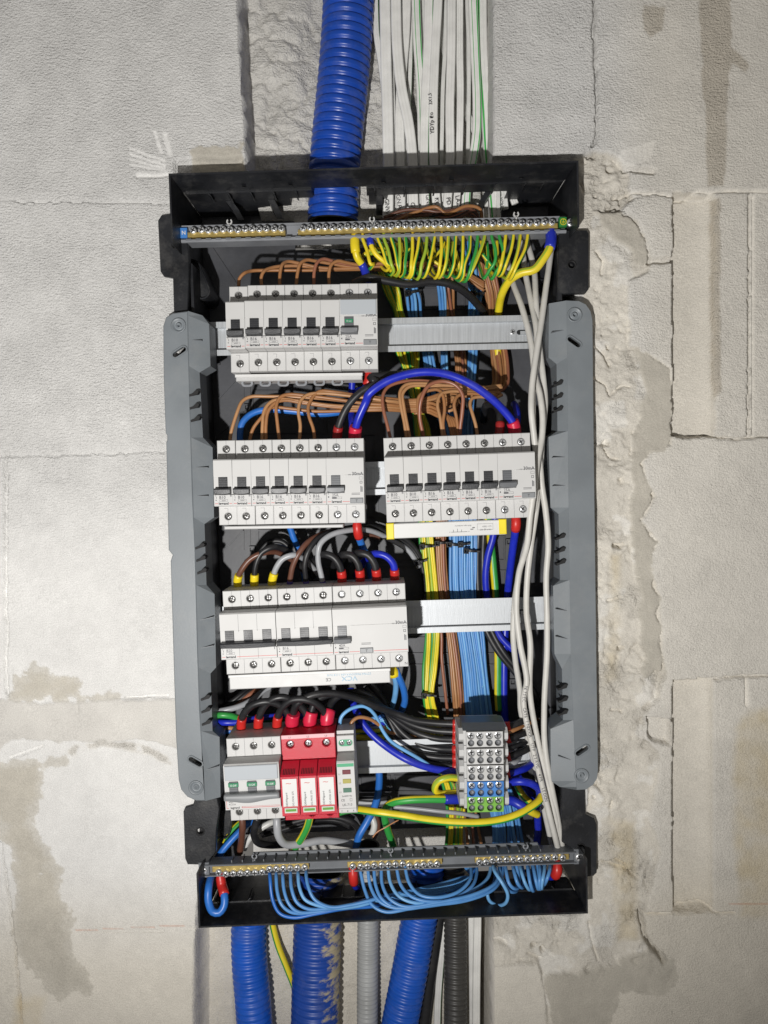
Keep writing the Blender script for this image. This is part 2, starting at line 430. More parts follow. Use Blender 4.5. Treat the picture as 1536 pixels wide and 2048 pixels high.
_scr(1306, 342, 1252, 336, 4.5, 7); _scr(1304, 520, 1345, 519, 5, 8)

def wallfun(X, Y):
    """height (mm, + towards the room), colour and coarse weight at wall-face pixel positions"""
    n1 = fbm(X, Y, 60, 4, 1); n2 = fbm(X, Y, 14, 4, 2); n3 = fbm(X, Y, 30, 4, 3); n4 = fbm(X, Y, 200, 3, 4)
    wx = X + 9 * n3 + 5 * n2; wy = Y + 9 * fbm(X, Y, 30, 4, 9) + 5 * fbm(X, Y, 12, 3, 10)
    fine = fbm(X * .55, Y * 1.3, 4.0, 2, 21)
    h = 1.0 * n4 + .5 * n1 + .55 * fine
    right = sstep(1150, 1350, X); low = sstep(1350, 1900, Y)
    c0 = np.array([.720, .712, .695]); c1 = np.array([.700, .658, .580])
    warm = np.clip(right * .7 + sstep(1700, 1980, Y) * .9, 0, 1)[..., None]
    col = c0 * (1 - warm) + c1 * warm
    col = col * (1 + .10 * n1 + .12 * n2 + .10 * n4)[..., None]
    # pits
    pit = vnoise(X / 3.0, Y / 3.0, 31); pit = sstep(.90, .98, pit) * (.35 + .65 * right + .4 * low)
    h -= 1.1 * np.clip(pit, 0, 1)
    grain = 1.0 - .25 * right - .5 * sstep(930, 1150, Y) * (1 - right)
    grain = grain * np.clip(.92 + .45 * fbm(X, Y, 50, 4, 91), .5, 1.1)
    # grip grooves in the blocks on the right
    for (x0, x1, y0, y1, dep) in ((1345, 1432, 388, 872, 15), (1345, 1428, 1362, 1826, 14)):
        yy = sstep(y0 - 4, y0 + 3, wy) * (1 - sstep(y1 - 4, y1 + 3, wy))
        t = np.clip((X + 2.5 * n3 - x0) / (x1 - x0), 0, 1)
        g = np.where((t > 0) & (t < 1), dep * np.sqrt(np.clip(1 - t ** 4.5, 0, 1)), 0) * yy
        h = h * (1 - .75 * (g > 0)) - g
        grain = np.where(g > 0.01, .5, grain)
        col = np.where((g > 0.01)[..., None], col * np.array([.965, .955, .935]), col)
    # block right of the second vertical joint sits a little back, below-left block too
    h -= 4.0 * sstep(1504, 1508, X) * sstep(384, 390, Y) * (1 - sstep(868, 874, Y))
    h -= 5.0 * (1 - sstep(-4, 4, wx - np.interp(Y, [1650, 1690, 1800, 1900, 2060], [-20, 0, 14, 28, 42]))) * sstep(1600, 1680, Y)
    # mortar
    for p in MORTAR:
        s = sdpoly(wx, wy, p); t = sstep(-1.5, 2.5, s)
        rid = 1 - np.abs(fbm(X, Y, 34, 4, 41) * 2.6); rid2 = 1 - np.abs(fbm(X, Y, 16, 4, 45) * 2.6)
        blk = sstep(.05, .16, fbm(X, Y, 55, 3, 47)) ; crm = sstep(.0, .15, fbm(X, Y, 80, 3, 49))
        step = np.floor((fbm(X, Y, 40, 4, 53) + .5) * 7) / 7
        lump = sstep(-.06, .08, fbm(X, Y, 110, 3, 57))
        mh = -1.0 + 5.0 * n1 + 2.4 * n3 + (3.5 + 7.5 * lump) * (step - .5) - 2.6 * lump * np.clip(rid, 0, 1) ** 12 - 2.2 * crm * np.clip(rid2, 0, 1) ** 12 + 2.0 * blk * (n2 + .3) + (1.0 + 2.6 * lump) * crm * n2 - 9.0 * sstep(.25, .33, fbm(X, Y, 26, 3, 59)) * lump
        h = h * (1 - t) + (mh - 4.0) * t
        mc = np.array([.650, .615, .550]) * (1 + .20 * n1 + .18 * n2 + .18 * n4)[..., None]
        whiteb = sstep(.08, .16, fbm(X, Y, 46, 4, 51))[..., None]
        mc = mc * (1 - whiteb) + np.array([.720, .695, .645]) * (1 + .1 * n2)[..., None] * whiteb
        col = col * (1 - t[..., None]) + mc * t[..., None]
        grain = grain * (1 - t) + (.35 + .5 * crm) * t
    for k, p in enumerate(SMEAR):
        s = sdpoly(wx, wy, p) + (46 if k >= 4 else 26) * fbm(X, Y, 30, 5, 63 + k, .6); t = sstep(-.5, 2.0, s)
        if k >= 4: t = t * (.65 + .35 * sstep(-2, 26, s + 30 * n1)) * sstep(-.26, -.18, fbm(X * .6, Y * 1.6, 16, 4, 61) + .012 * np.clip(s, 0, 14))
        h = h * (1 - .75 * t) + (1.0 + .8 * n1) * .75 * t * (1 if k >= 3 else .2)
        mc = np.array([.500, .470, .410]) * (1 + .25 * n1 + .14 * n2)[..., None]
        col = col * (1 - t[..., None]) + mc * t[..., None]
        grain = grain * (1 - t) + .3 * t
    # smooth mortar bed on the left
    ytop = np.interp(X, [-800, 0, 40, 170, 330], [1395, 1398, 1405, 1402, 1396]); ybot = np.interp(X, [-800, 0, 30, 70, 140, 190, 230, 300, 350], [1500, 1500, 1475, 1478, 1484, 1488, 1482, 1482, 1495])
    t = sstep(-1, 2, wy + 5 * n3 - ytop) * (1 - sstep(-2, 1, wy + 14 * n3 - ybot)) * (1 - sstep(362, 372, X))
    h = h * (1 - t) + (2.2 + 2.2 * n1 + .3 * n2 - 2.0 * np.exp(-((X - 155) / 3.0) ** 2) * sstep(1405, 1415, Y) * (1 - sstep(1425, 1432, Y))) * t
    mc = np.array([.600, .580, .545]) * (1 + .22 * n1 + .1 * n3)[..., None]
    col = col * (1 - t[..., None]) + mc * t[..., None]; grain = grain * (1 - t) + .15 * t
    for p in STAIN:
        t = sstep(-1, 5, sdpoly(wx, wy, p)) * .55
        col = col * (1 - t[..., None] * (1 - np.array([.72, .66, .57])))
        grain = grain + .5 * t
    for p in YELLOW:
        t = sstep(-10, 14, sdpoly(wx, wy, p)) * .55 * (.6 + n3)
        col = col * (1 - t[..., None] * (1 - np.array([.86, .72, .42])))
    # recessed hole beside the lower groove
    t = sstep(-1, 4, sdpoly(wx, wy, [(1290, 1432), (1343, 1440), (1343, 1492), (1306, 1486), (1298, 1475)]))
    h = h * (1 - t) - 11 * t
    # red marker line
    t = np.maximum((sdline(X, Y + 2 * n1, [(150, 1862), (380, 1850)]) < 1.2), (sdline(X, Y + 2 * n1, [(1440, 1806), (1560, 1810)]) < 1.2)) * (.5 + n2 * 1.2)
    t = np.clip(t, 0, .6)
    col = col * (1 - t[..., None] * (1 - np.array([.9, .55, .45])))
    # bed joints on the left: the lower block stands a little proud of the one above
    for xs_, ys_, dp in (((-800, 0, 130, 335), (403, 404, 405, 408), 2.6), ((-800, 0, 150, 335), (920, 915, 911, 905), 3.2), ((130, 260, 390), (1871, 1866, 1861), 2.4)):
        d = np.interp(X, xs_, ys_) + 5 * n2 + 3 * n3 - Y
        h = h - np.where((d > 0) & (X < 392) & (X > xs_[0]), dp * np.exp(-d / 7.0), 0) * (.8 + 1.5 * n3)
    # rubbly broken edge under the mortar bed
    d = sdline(X + 16 * n3, Y + 22 * n3 + 8 * n2, [(120, 1512), (170, 1498), (200, 1490), (250, 1492), (300, 1506), (350, 1530)])
    t = (1 - sstep(3, 12, d)) * sstep(-.12, .02, n1 + n3); rk = fbm(X * .8, Y * 1.3, 11, 4, 81, .6)
    h = h * (1 - t) + (-1.0 + 8 * rk) * t; col = col * (1 - t[..., None]) + np.array([.66, .635, .59]) * (1 + .6 * rk)[..., None] * t[..., None]; grain = np.maximum(grain, t)
    # joints, cracks and scratches
    for line, w, dep in JOINTS:
        wob = 1.0 if dep < 5 else 2.4
        d = sdline(X + 3.2 * wob * n2, Y + 3.2 * wob * n3 + 2 * n2, line)
        t = 1 - sstep(w * .55, w * 1.7, d)
        h -= dep * t * (1.5 if dep < 3 and line[0][0] < -100 else 1.0)
        if dep < 5: grain = grain * (1 - .8 * t)
    # upper chase
    wobx = 6 * n3 + 5 * n2
    sl = X - (np.interp(Y, [-900, 0, 120, 260, 350], [472, 474, 480, 489, 493])) + .35 * wobx
    sr = 987 - X + .25 * wobx
    s = np.minimum(sl, sr); t = sstep(-1, 5, s)
    rub = fbm(X, Y, 90, 5, 71, .55); rub2 = 1 - np.abs(fbm(X, Y, 45, 4, 73) * 2.4)
    ch = -46 + 15 * rub * sstep(0, 40, sl) - 3.5 * np.clip(rub2, 0, 1) ** 5 + 3 * n2 - 10 * sstep(560, 660, X) - 40 * sstep(372, 400, Y)
    h = h * (1 - t) + ch * t
    cc = np.array([.680, .662, .625]) * (1 + .25 * rub + .15 * n2)[..., None]
    col = col * (1 - t[..., None]) + cc * t[..., None]; grain = np.maximum(grain, .8 * t)
    # lower chase
    sl = X - np.interp(Y, [1840, 1900, 2048, 2600], [392, 388, 384, 380]) + .8 * wobx
    sr = 968 - X + .3 * wobx
    s = np.minimum(sl, sr); t = sstep(-1, 9, s) * sstep(1800, 1815, Y)
    ch = -12 - 40 * sstep(18, 75, sl + 20 * n3) + 10 * rub + 3 * n2 + 16 * fbm(X, Y, 22, 4, 93) * (1 - sstep(20, 50, sl)) - 7 * np.exp(-((sl - 12) / 5.0) ** 2)
    h = h * (1 - t) + ch * t
    cc = np.array([.710, .668, .590]) * (1 + .16 * n1 + .14 * n2)[..., None]
    col = col * (1 - t[..., None]) + cc * t[..., None]; grain = grain * (1 - t) + .6 * t
    # carved rim of the niche (wider at the top)
    for p, dep in (([(347, 322), (380, 316), (490, 312), (490, 380), (347, 380)], 7), ([(985, 306), (1150, 306), (1160, 330), (1160, 420), (985, 400)], 14), ([(1140, 330), (1172, 380), (1190, 480), (1192, 640), (1140, 640)], 6)):
        t = sstep(-2, 7, sdpoly(wx, wy, p))
        h = h * (1 - t) + (-dep + 3 * n1 + 2 * n2) * t
    s = sdpoly(X + 2 * n2, Y + 2 * n3, NICHE)
    t = sstep(-2, 4, s)
    inch = (Y < 470) & (X > 498) & (X < 978)
    h = np.where(inch, h, h * (1 - t) - 82 * t)
    inlow = (Y > 1800) & (X > 395) & (X < 968)
    h = np.where(inlow, np.minimum(h, -50 + 2 * n2), h)
    return h, np.clip(col, .02, .8), grain, s
def axis(a, b, st=3.0, lo=-40, hi=1576, coarse=24.0):
    out = []; x = a
    while x < b - 1e-6:
        out.append(x); x += st if lo <= x <= hi else coarse
        if out[-1] < lo < x: x = lo
    out.append(b)
    return np.array(out, float)
def wallmat():
    m = bpy.data.materials.new('aerated_concrete_and_mortar'); m.use_nodes = True
    nt = m.node_tree; N = nt.nodes; L = nt.links; b = N['Principled BSDF']
    b.inputs['Roughness'].default_value = .92; b.inputs['Specular IOR Level'].default_value = .02
    a = N.new('ShaderNodeVertexColor'); a.layer_name = 'Col'
    g = N.new('ShaderNodeNewGeometry')
    mp = N.new('ShaderNodeMapping'); mp.inputs['Scale'].default_value = (.62, 1, 1.5); L.new(g.outputs['Position'], mp.inputs['Vector'])
    n = N.new('ShaderNodeTexNoise'); n.inputs['Scale'].default_value = 330; n.inputs['Detail'].default_value = 6; n.inputs['Roughness'].default_value = .62
    L.new(mp.outputs['Vector'], n.inputs['Vector'])
    n2 = N.new('ShaderNodeTexNoise'); n2.inputs['Scale'].default_value = 900; n2.inputs['Detail'].default_value = 3
    L.new(g.outputs['Position'], n2.inputs['Vector'])
    mr = N.new('ShaderNodeMapRange'); mr.inputs['From Min'].default_value = .3; mr.inputs['From Max'].default_value = .7; mr.inputs['To Min'].default_value = .86; mr.inputs['To Max'].default_value = 1.12
    L.new(n2.outputs['Fac'], mr.inputs['Value'])
    vm = N.new('ShaderNodeVectorMath'); vm.operation = 'SCALE'
    L.new(a.outputs['Color'], vm.inputs[0]); L.new(mr.outputs['Result'], vm.inputs['Scale']); L.new(vm.outputs['Vector'], b.inputs['Base Color'])
    mp.inputs['Scale'].default_value = (.55, 1, 1.45); n.inputs['Scale'].default_value = 360; n.inputs['Detail'].default_value = 5
    n5 = N.new('ShaderNodeTexNoise'); n5.inputs['Scale'].default_value = 520; n5.inputs['Detail'].default_value = 3; n5.inputs['Roughness'].default_value = .6; L.new(g.outputs['Position'], n5.inputs['Vector'])
    ad = N.new('ShaderNodeMath'); ad.operation = 'ADD'; L.new(n.outputs['Fac'], ad.inputs[0]); L.new(n5.outputs['Fac'], ad.inputs[1])
    rp = N.new('ShaderNodeMapRange'); rp.inputs['From Min'].default_value = .5; rp.inputs['From Max'].default_value = 1.5
    L.new(ad.outputs[0], rp.inputs['Value'])
    bp = N.new('ShaderNodeBump'); bp.inputs['Distance'].default_value = .0026
    L.new(a.outputs['Alpha'], bp.inputs['Strength'])
    L.new(rp.outputs['Result'], bp.inputs['Height']); L.new(bp.outputs['Normal'], b.inputs['Normal'])
    return m
M['wall'] = wallmat()
wall = bpy.data.objects.new('wall', None); C.objects.link(wall); wall.empty_display_size = .05
wall['kind'] = 'structure'; wall['label'] = 'pale aerated concrete block wall with mortar smears and carved chases'
def wallpiece(name, x0, x1, y0, y1, label=None):
    xs = axis(x0, x1); ys = axis(y0, y1, 3.0, -40, 2088)
    X, Y = np.meshgrid(xs, ys)
    h, col, gr, s = wallfun(X, Y)
    a = (X - 768) / FPX; b = -(Y - 1024) / FPX
    t = DCAM / (_cp + b * _sp)
    P = np.stack([a * t, -h / 1000, (-_sp + b * _cp) * t], -1).reshape(-1, 3)
    ny, nx = X.shape
    idx = np.arange(ny * nx).reshape(ny, nx)
    q = np.stack([idx[:-1, :-1], idx[1:, :-1], idx[1:, 1:], idx[:-1, 1:]], -1).reshape(-1, 4)
    keep = ~((s[:-1, :-1] > 26) & (s[1:, 1:] > 26) & ((X[:-1, :-1] < 480) | (X[:-1, :-1] > 980) | ((Y[:-1, :-1] > 440) & (Y[:-1, :-1] < 1690)))).reshape(-1)
    q = q[keep]
    if not len(q): return
    us = np.unique(q); re = np.full(len(P), -1); re[us] = np.arange(len(us))
    me = bpy.data.meshes.new(name)
    me.vertices.add(len(us)); me.vertices.foreach_set('co', P[us].astype(np.float32).ravel())
    q = re[q]
    me.loops.add(q.size); me.loops.foreach_set('vertex_index', q.ravel().astype(np.int32))
    me.polygons.add(len(q)); me.polygons.foreach_set('loop_start', (np.arange(len(q)) * 4).astype(np.int32))
    me.polygons.foreach_set('use_smooth', np.ones(len(q), bool))
    me.update(calc_edges=True); me.validate()
    ca = me.color_attributes.new('Col', 'FLOAT_COLOR', 'POINT')
    cc = np.concatenate([col.reshape(-1, 3)[us], np.clip(gr.reshape(-1)[us], 0, 1)[:, None]], 1)
    ca.data.foreach_set('color', cc.astype(np.float32).ravel())
    me.materials.append(M['wall'])
    return link(name, me, wall, label=label)
XL, XR, YT, YB = -620, 2160, -560, 2640
for a in (('block', XL, 481, YT, 405), ('block', XL, 450, 405, 909), ('block', 12, 450, 909, 1396), ('block', XL, 12, 909, 1396),
          ('mortar_bed', XL, 450, 1396, 1492), ('block', XL, 450, 1492, 1866), ('block', XL, 390, 1866, YB),
          ('carved_chase', 481, 987, YT, 460), ('block', 987, 1190, YT, 345), ('block', 1190, XR, YT, 384),
          ('mortar_fill', 1100, 1190, 345, 384), ('mortar_fill', 1100, 1345, 384, 1830), ('block', 1345, 1502, 384, 874), ('block', 1502, XR, 384, 874),
          ('block', 1345, XR, 874, 1355), ('block', 1345, 1493, 1355, 1828), ('block', 1493, XR, 1355, 1828),
          ('block', 968, 1345, 1830, YB), ('block', 1345, XR, 1828, YB), ('carved_chase', 390, 968, 1690, YB)):
    wallpiece(*a)

# ================================================================== THE ENCLOSURE
def mm(px, py, h=0.0):
    p = W(px, py, h); return (p.x * 1000, p.z * 1000)
def zmm(z, lst, h): return [mm(*z(x, y)[:2], h) for x, y in lst]
box = thing('distribution_box', 'open black plastic distribution box with grey side plates set into the wall', 'electrical box')
RIM, BACK = 30.0, -76.0
TL, TR, BR, BL = mm(337, 347, RIM), mm(1157, 321, RIM), mm(1176, 1827, RIM), mm(397, 1856, RIM)
def lerp2(a, b, t): return (a[0] + (b[0] - a[0]) * t, a[1] + (b[1] - a[1]) * t)
def inset(d):
    """corners of the box outline moved inwards by d mm"""
    return [(TL[0] + d, TL[1] - d), (TR[0] - d, TR[1] - d), (BR[0] - d, BR[1] + d), (BL[0] + d, BL[1] + d)]
def ringpart(name, rings, m, sides=(0, 1, 2, 3), parent=box):
    """rings: list of (inset, out); skin between successive rings for the given sides 0 top 1 right 2 bottom 3 left"""
    for sd in sides:
        b = MB(); v = []; f = []
        for d, o in rings:
            q = inset(d); a = q[sd]; c = q[(sd + 1) % 4]
            v += [(a[0], -o, a[1]), (c[0], -o, c[1])]
        n = len(rings)
        for i in range(n): j = (i + 1) % n; f.append((2 * i, 2 * i + 1, 2 * j + 1, 2 * j))
        f.append(tuple(2 * i for i in range(n))[::-1]); f.append(tuple(2 * i + 1 for i in range(n)))
        b.add(v, f)
        link(name, b.mesh(name, m), parent)
# rim frame: flared lip then wall going back (top and bottom walls stop early: knock-outs behind)
ringpart('rim', [(0, RIM), (1.8, RIM), (3.6, 12), (4.6, -6), (2, -6), (.5, 20)], 'blackp', (0, 2))
def sidepart(sd, t0, t1, rings, m='blackp'):
    b = MB(); v = []; f = []; n = len(rings)
    for d, o in rings:
        q = inset(d); a = lerp2(q[sd], q[(sd + 1) % 4], t0); c = lerp2(q[sd], q[(sd + 1) % 4], t1)
        v += [(a[0], -o, a[1]), (c[0], -o, c[1])]
    for i in range(n): j = (i + 1) % n; f.append((2 * i, 2 * i + 1, 2 * j + 1, 2 * j))
    f.append(tuple(2 * i for i in range(n))[::-1]); f.append(tuple(2 * i + 1 for i in range(n)))
    b.add(v, f); link('side_wall', b.mesh('side_wall', m), box)
HI = [(0, RIM), (1.8, RIM), (3.2, 10), (7, BACK), (4, BACK), (0, 20)]; LO = [(9.2, -4), (12, -4), (12, BACK), (9, BACK)]
for sd, (ta, tb) in ((1, (.085, .925)), (3, (.075, .91))):
    sidepart(sd, 0, ta, HI); sidepart(sd, ta, tb, LO); sidepart(sd, tb, 1, HI)
# back panel
ci = inset(8)
b = MB()
b.add([(x, -BACK, z) for x, z in ci] + [(x, -BACK + 3, z) for x, z in ci], [(0, 1, 2, 3), (7, 6, 5, 4), (0, 4, 5, 1), (1, 5, 6, 2), (2, 6, 7, 3), (3, 7, 4, 0)])
# keep the top and bottom strips of the back open where conduits and cables come in
def panelpoly(t0, t1, s0, s1, d=4.5):
    q = inset(d)
    def at(s, t): return lerp2(lerp2(q[0], q[1], s), lerp2(q[3], q[2], s), t)
    return [at(s0, t0), at(s1, t0), at(s1, t1), at(s0, t1)]
out = panelpoly(.055, .945, 0, 1)
link('back_panel', plate('back_panel', out, [], BACK - 3, BACK, 'blackp2'), box)
for (t0, t1, s0, s1) in ((0, .055, 0, .27), (0, .055, .485, .535), (0, .055, .86, 1), (.945, 1, 0, .05), (.945, 1, .74, 1)):
    link('back_panel_strip', plate('back_panel_strip', panelpoly(t0, t1, s0, s1), [], BACK - 3, BACK, 'blackp2'), box)
# moulded ribs, frames and pads on the back panel
def bar(p, q, w, h0, h1, m, name, parent=box):
    """raised straight bar between two (x, z) points"""
    a = Vector(p); c = Vector(q); d = (c - a); n = Vector((-d.y, d.x)).normalized() * w / 2
    o = [a + n, a - n, c - n, c + n]
    return link(name, plate(name, [tuple(k) for k in o], [], h0, h1, m), parent)
def fr(z, x0, y0, x1, y1, w=2.2, hh=2.0):
    c = [mm(*z(x, y)[:2], BACK) for x, y in ((x0, y0), (x1, y0), (x1, y1), (x0, y1))]
    i = [mm(*z(x, y)[:2], BACK) for x, y in ((x0 + 7, y0 + 7), (x1 - 7, y0 + 7), (x1 - 7, y1 - 7), (x0 + 7, y1 - 7))]
    link('moulded_frame', plate('moulded_frame', c, [i], BACK, BACK + hh, 'blackp2'), box)
for a in ((zE, 690, 30, 1450, 275), (zC, 655, 195, 1130, 470), (zC, 1370, 480, 1440, 1010), (zF, 110, 60, 380, 220), (zF, 110, 250, 380, 470), (zF, 780, 60, 855, 210),
          (zF, 790, 265, 860, 430), (zF, 270, 660, 900, 760), (zF, 270, 820, 800, 1020), (zB, 230, 870, 620, 1000), (zD, 20, 440, 85, 930), (zG, 440, 480, 700, 700), (zH, 0, 500, 180, 600), (zH, 200, 500, 560, 600), (zE, 660, 960, 1500, 1130)):
    fr(*a)
for z, x, y in ((zC, 625, 305), (zE, 655, 155), (zF, 878, 100), (zF, 900, 925), (zA, 430, 1420)):
    c = mm(*z(x, y)[:2], BACK)
    link('moulded_pad', plate('moulded_pad', capsule(c[0], c[1], .1, 5, .8, 2), [capsule(c[0], c[1], .1, 3, .8, 2)], BACK, BACK + 4, 'blackp2'), box)
for p, q in (((zA(400, 690)), zA(560, 930)), (zE(440, 200), zE(610, 20)), (zE(440, 420), zE(640, 210)), (zC(440, 250), zC(560, 120)), (zC(440, 480), zC(600, 330)), (zH(900, 760), zH(1000, 900)), (zB(860, 900), zB(1000, 760))):
    bar(mm(p[0], p[1], BACK), mm(q[0], q[1], BACK), 1.2, BACK, BACK + 1.4, 'blackp2', 'moulded_rib')
for x in (600, 640, 1430, 1460): bar(mm(*zC(x, 470 if x > 1400 else 60)[:2], BACK), mm(*zC(x, 1216)[:2], BACK), 1.2, BACK, BACK + 1.4, 'blackp2', 'moulded_rib')
# top wall: lip ribs and hanging webs between the cable entries; bottom the same
def along(sd, s, d):
    q = inset(d); return lerp2(q[sd], q[(sd + 1) % 4], s)
def web(sd, s0, s1, o0, o1, d0, d1, name, m='blackp'):
    a, c = along(sd, s0, d0), along(sd, s1, d0); e, g = along(sd, s0, d1), along(sd, s1, d1)
    bb = MB(); v = [(p[0], -o0, p[1]) for p in (a, c, g, e)] + [(p[0], -o1, p[1]) for p in (a, c, g, e)]
    bb.add(v, [(0, 1, 2, 3), (7, 6, 5, 4), (0, 4, 5, 1), (1, 5, 6, 2), (2, 6, 7, 3), (3, 7, 4, 0)])
    link(name, bb.mesh(name, m), box)
web(0, .004, .335, -26, -6.3, 2.5, 6.5, 'top_ledge'); web(0, .48, .996, -26, -6.3, 2.5, 6.5, 'top_ledge')
web(0, .004, .27, BACK, -26.3, 3, 6, 'top_flap'); web(0, .485, .535, BACK, -26.3, 3, 6, 'top_flap'); web(0, .86, .996, BACK, -26.3, 3, 6, 'top_flap')
for s in (.06, .11, .17, .23, .29, .50, .58, .66, .74, .82, .90, .95): web(0, s, s + .004, -25, -5, 6.4, 9.5, 'top_rib')
for s in (.095, .21, .505, .80): web(0, s, s + .018, -58, -27, 4, 16, 'hinge_block')
for s in (.165, .285, .525, .70, .88):
    c = along(0, s, 4.2)
    link('drain_hole_shade', MB().lathe(0, 0, [(2.4, 0), (2.4, .5), (1.5, .5)], 12).mesh('drain_hole_shade', 'hole'), box, (c[0] / 1000, -.004, (c[1] - 1.2) / 1000), (math.radians(-70), 0, 0))  # raised black disc, the shade of a hole given by colour
web(2, .004, .996, -30, -6.3, 2.5, 6.5, 'bottom_ledge')
for s in (.05, .12, .19, .27, .35, .43, .5, .58, .64, .70, .76, .84, .90, .96): web(2, s, s + .004, -28, -6, 6.4, 9.5, 'bottom_rib')
web(2, .05, .27, -34, -30.3, 3, 14, 'bottom_flap'); web(2, .82, .996, BACK, -30.3, 3, 6, 'bottom_flap')
# corner ears with screw holes
def ear(z, lst, hole, h=4, label=None):
    o = zmm(z, lst, h); hc = mm(*z(*hole)[:2], h)
    e = link('corner_ear', plate('corner_ear', o, [circ(hc[0], hc[1], 3.4, 14)], h - 7, h, 'blackp', bev=.8), box, label=label)
    link('screw_hole', MB().lathe(hc[0], hc[1], [(4.6, h), (4.6, h + .8), (3.5, h + .8), (3.4, h - 6.6)], 14).mesh('screw_hole', 'hole'), e)  # bore coloured black to stay dark, shade put into the colour
    for k in range(3):
        p = mm(*z(hole[0] + random.uniform(-40, 40), hole[1] + random.choice((-1, 1)) * random.uniform(80, 160))[:2], h)
ear(zA, [(50, 515), (72, 480), (130, 470), (190, 560), (238, 640), (250, 760), (245, 1000), (240, 1100), (152, 1100), (146, 882), (88, 872), (66, 840)], (165, 672))
ear(zB, [(1175, 535), (1340, 530), (1354, 550), (1352, 880), (1335, 903), (1195, 908), (1195, 1000), (1165, 1000), (1170, 700)], (1250, 738))
ear(zG, [(225, 750), (275, 735), (285, 700), (430, 690), (445, 760), (425, 900), (420, 1040), (365, 1110), (350, 1120), (240, 1118), (224, 1080), (213, 780)], (322, 905))
ear(zH, [(1190, 570), (1330, 585), (1335, 735), (1385, 760), (1400, 800), (1400, 1080), (1380, 1100), (1345, 1105), (1290, 1000), (1240, 930), (1195, 900)], (1305, 930))
# raised pads beside the ears
for z, cx, cy, ln, an in ((zA, 300, 890, 26, -68), (zG, 470, 860, 16, 80), (zH, 1220, 760, 12, 80), (zB, 1085, 740, 14, 85)):
    c = mm(*z(cx, cy)[:2], -30)
    link('moulded_boss', plate('moulded_boss', capsule(c[0], c[1], ln, 9, math.radians(an), 8), [capsule(c[0], c[1], ln, 7, math.radians(an), 8)], BACK, -30, 'blackp', bev=.6), box)
    link('moulded_boss', plate('moulded_boss', capsule(c[0], c[1], ln, 7, math.radians(an), 8), [], BACK, -34, 'blackp'), box)

# ------------------------------------------------------------------ grey side plates
def side_plate(outer, bev, inner, bosses, slots, keys, lines, label, hp=13.0, hi=5.0):
    """outer, bev, inner: polylines top to bottom (px); flat zone, bevelled zone, skirt; all real sheet"""
    po = [mm(x, y, hp) for x, y in outer]; pb = [mm(x, y, hp) for x, y in bev]
    holes = []
    for (x, y, ln, r, an) in slots:
        c = mm(x, y, hp); holes.append(capsule(c[0], c[1], ln, r, math.radians(an)))
    for (x, y) in bosses:
        c = mm(x, y, hp); holes.append(circ(c[0], c[1], 6.2, 16))
    outl = po + pb[::-1]
    p = link('side_plate', plate('side_plate', outl, holes, hp - 3, hp, 'greyp', bev=1.0), box, label=label)
    # bevelled strip + skirt
    bm_ = MB(); n = len(inner)
    byy = [q[1] for q in bev]; bxx = [q[0] for q in bev]
    v = []; f = []
    for (x, y) in inner:
        a = mm(np.interp(y, byy, bxx), y, hp); c = mm(x, y, hi)
        v += [(a[0], -hp, a[1]), (c[0], -hi, c[1]), (c[0], 24, c[1])]
    for i in range(n - 1):
        f += [(3 * i, 3 * i + 1, 3 * i + 4, 3 * i + 3), (3 * i + 1, 3 * i + 2, 3 * i + 5, 3 * i + 4)]
    bm_.add(v, f)
    link('bevelled_flange', bm_.mesh('bevelled_flange', 'greyp'), p)
    for (x, y) in bosses:
        c = mm(x, y, hp)
        link('screw_boss', MB().lathe(c[0], c[1], [(6.3, hp - 3), (7.6, hp), (7.6, hp + .9), (6.2, hp + 1.4), (5.0, hp - 2.0), (2.9, hp - 2.0), (2.6, hp + .6), (1.6, hp + .6), (1.4, hp - 5), (.1, hp - 5)], 20).mesh('screw_boss', 'greyp'), p)
    for (x, y, ln, r, an) in slots:
        c = mm(x, y, hp)
        link('slot_collar', plate('slot_collar', capsule(c[0], c[1], ln, r + 1.5, math.radians(an)), [capsule(c[0], c[1], ln, r - .2, math.radians(an))], hp - 4, hp + 1.2, 'greyp', bev=.5), p)
        link('slot_bottom', plate('slot_bottom', capsule(c[0], c[1], ln, r, math.radians(an)), [], hp - 16, hp - 13, 'blackp'), p)
    sg = 1 if inner[0][0] > outer[0][0] else -1
    for (x, y) in keys:
        c = mm(x, y, hp); k = MB()
        dx = 4.5 * sg
        link('keyhole_shade', plate('keyhole_shade', [(c[0] - 2.2 * sg, c[1] + 1.0), (c[0] - 1.2 * sg, c[1] + 2.2), (c[0] + 1.0 * sg, c[1] + 2.2), (c[0] + dx, c[1] - 1.2), (c[0] + dx + 3 * sg, c[1] - 2.0), (c[0] + dx + 2.6 * sg, c[1] - 4.2), (c[0] + 2.0 * sg, c[1] - 2.4), (c[0] - 1.0 * sg, c[1] - 1.6)], [], hi - 3, hp + .25, 'hole'), p)  # solid black plate imitating the shade within a keyhole
    for (x0, y0, x1, y1) in lines:
        a, c = mm(x0, y0, hp - 2.5), mm(x1, y1, hp - 2.5)
        bar(a, c, .5, hp - 6, hp - 2.2 + .9, 'greyd', 'moulded_line', p)
    return p
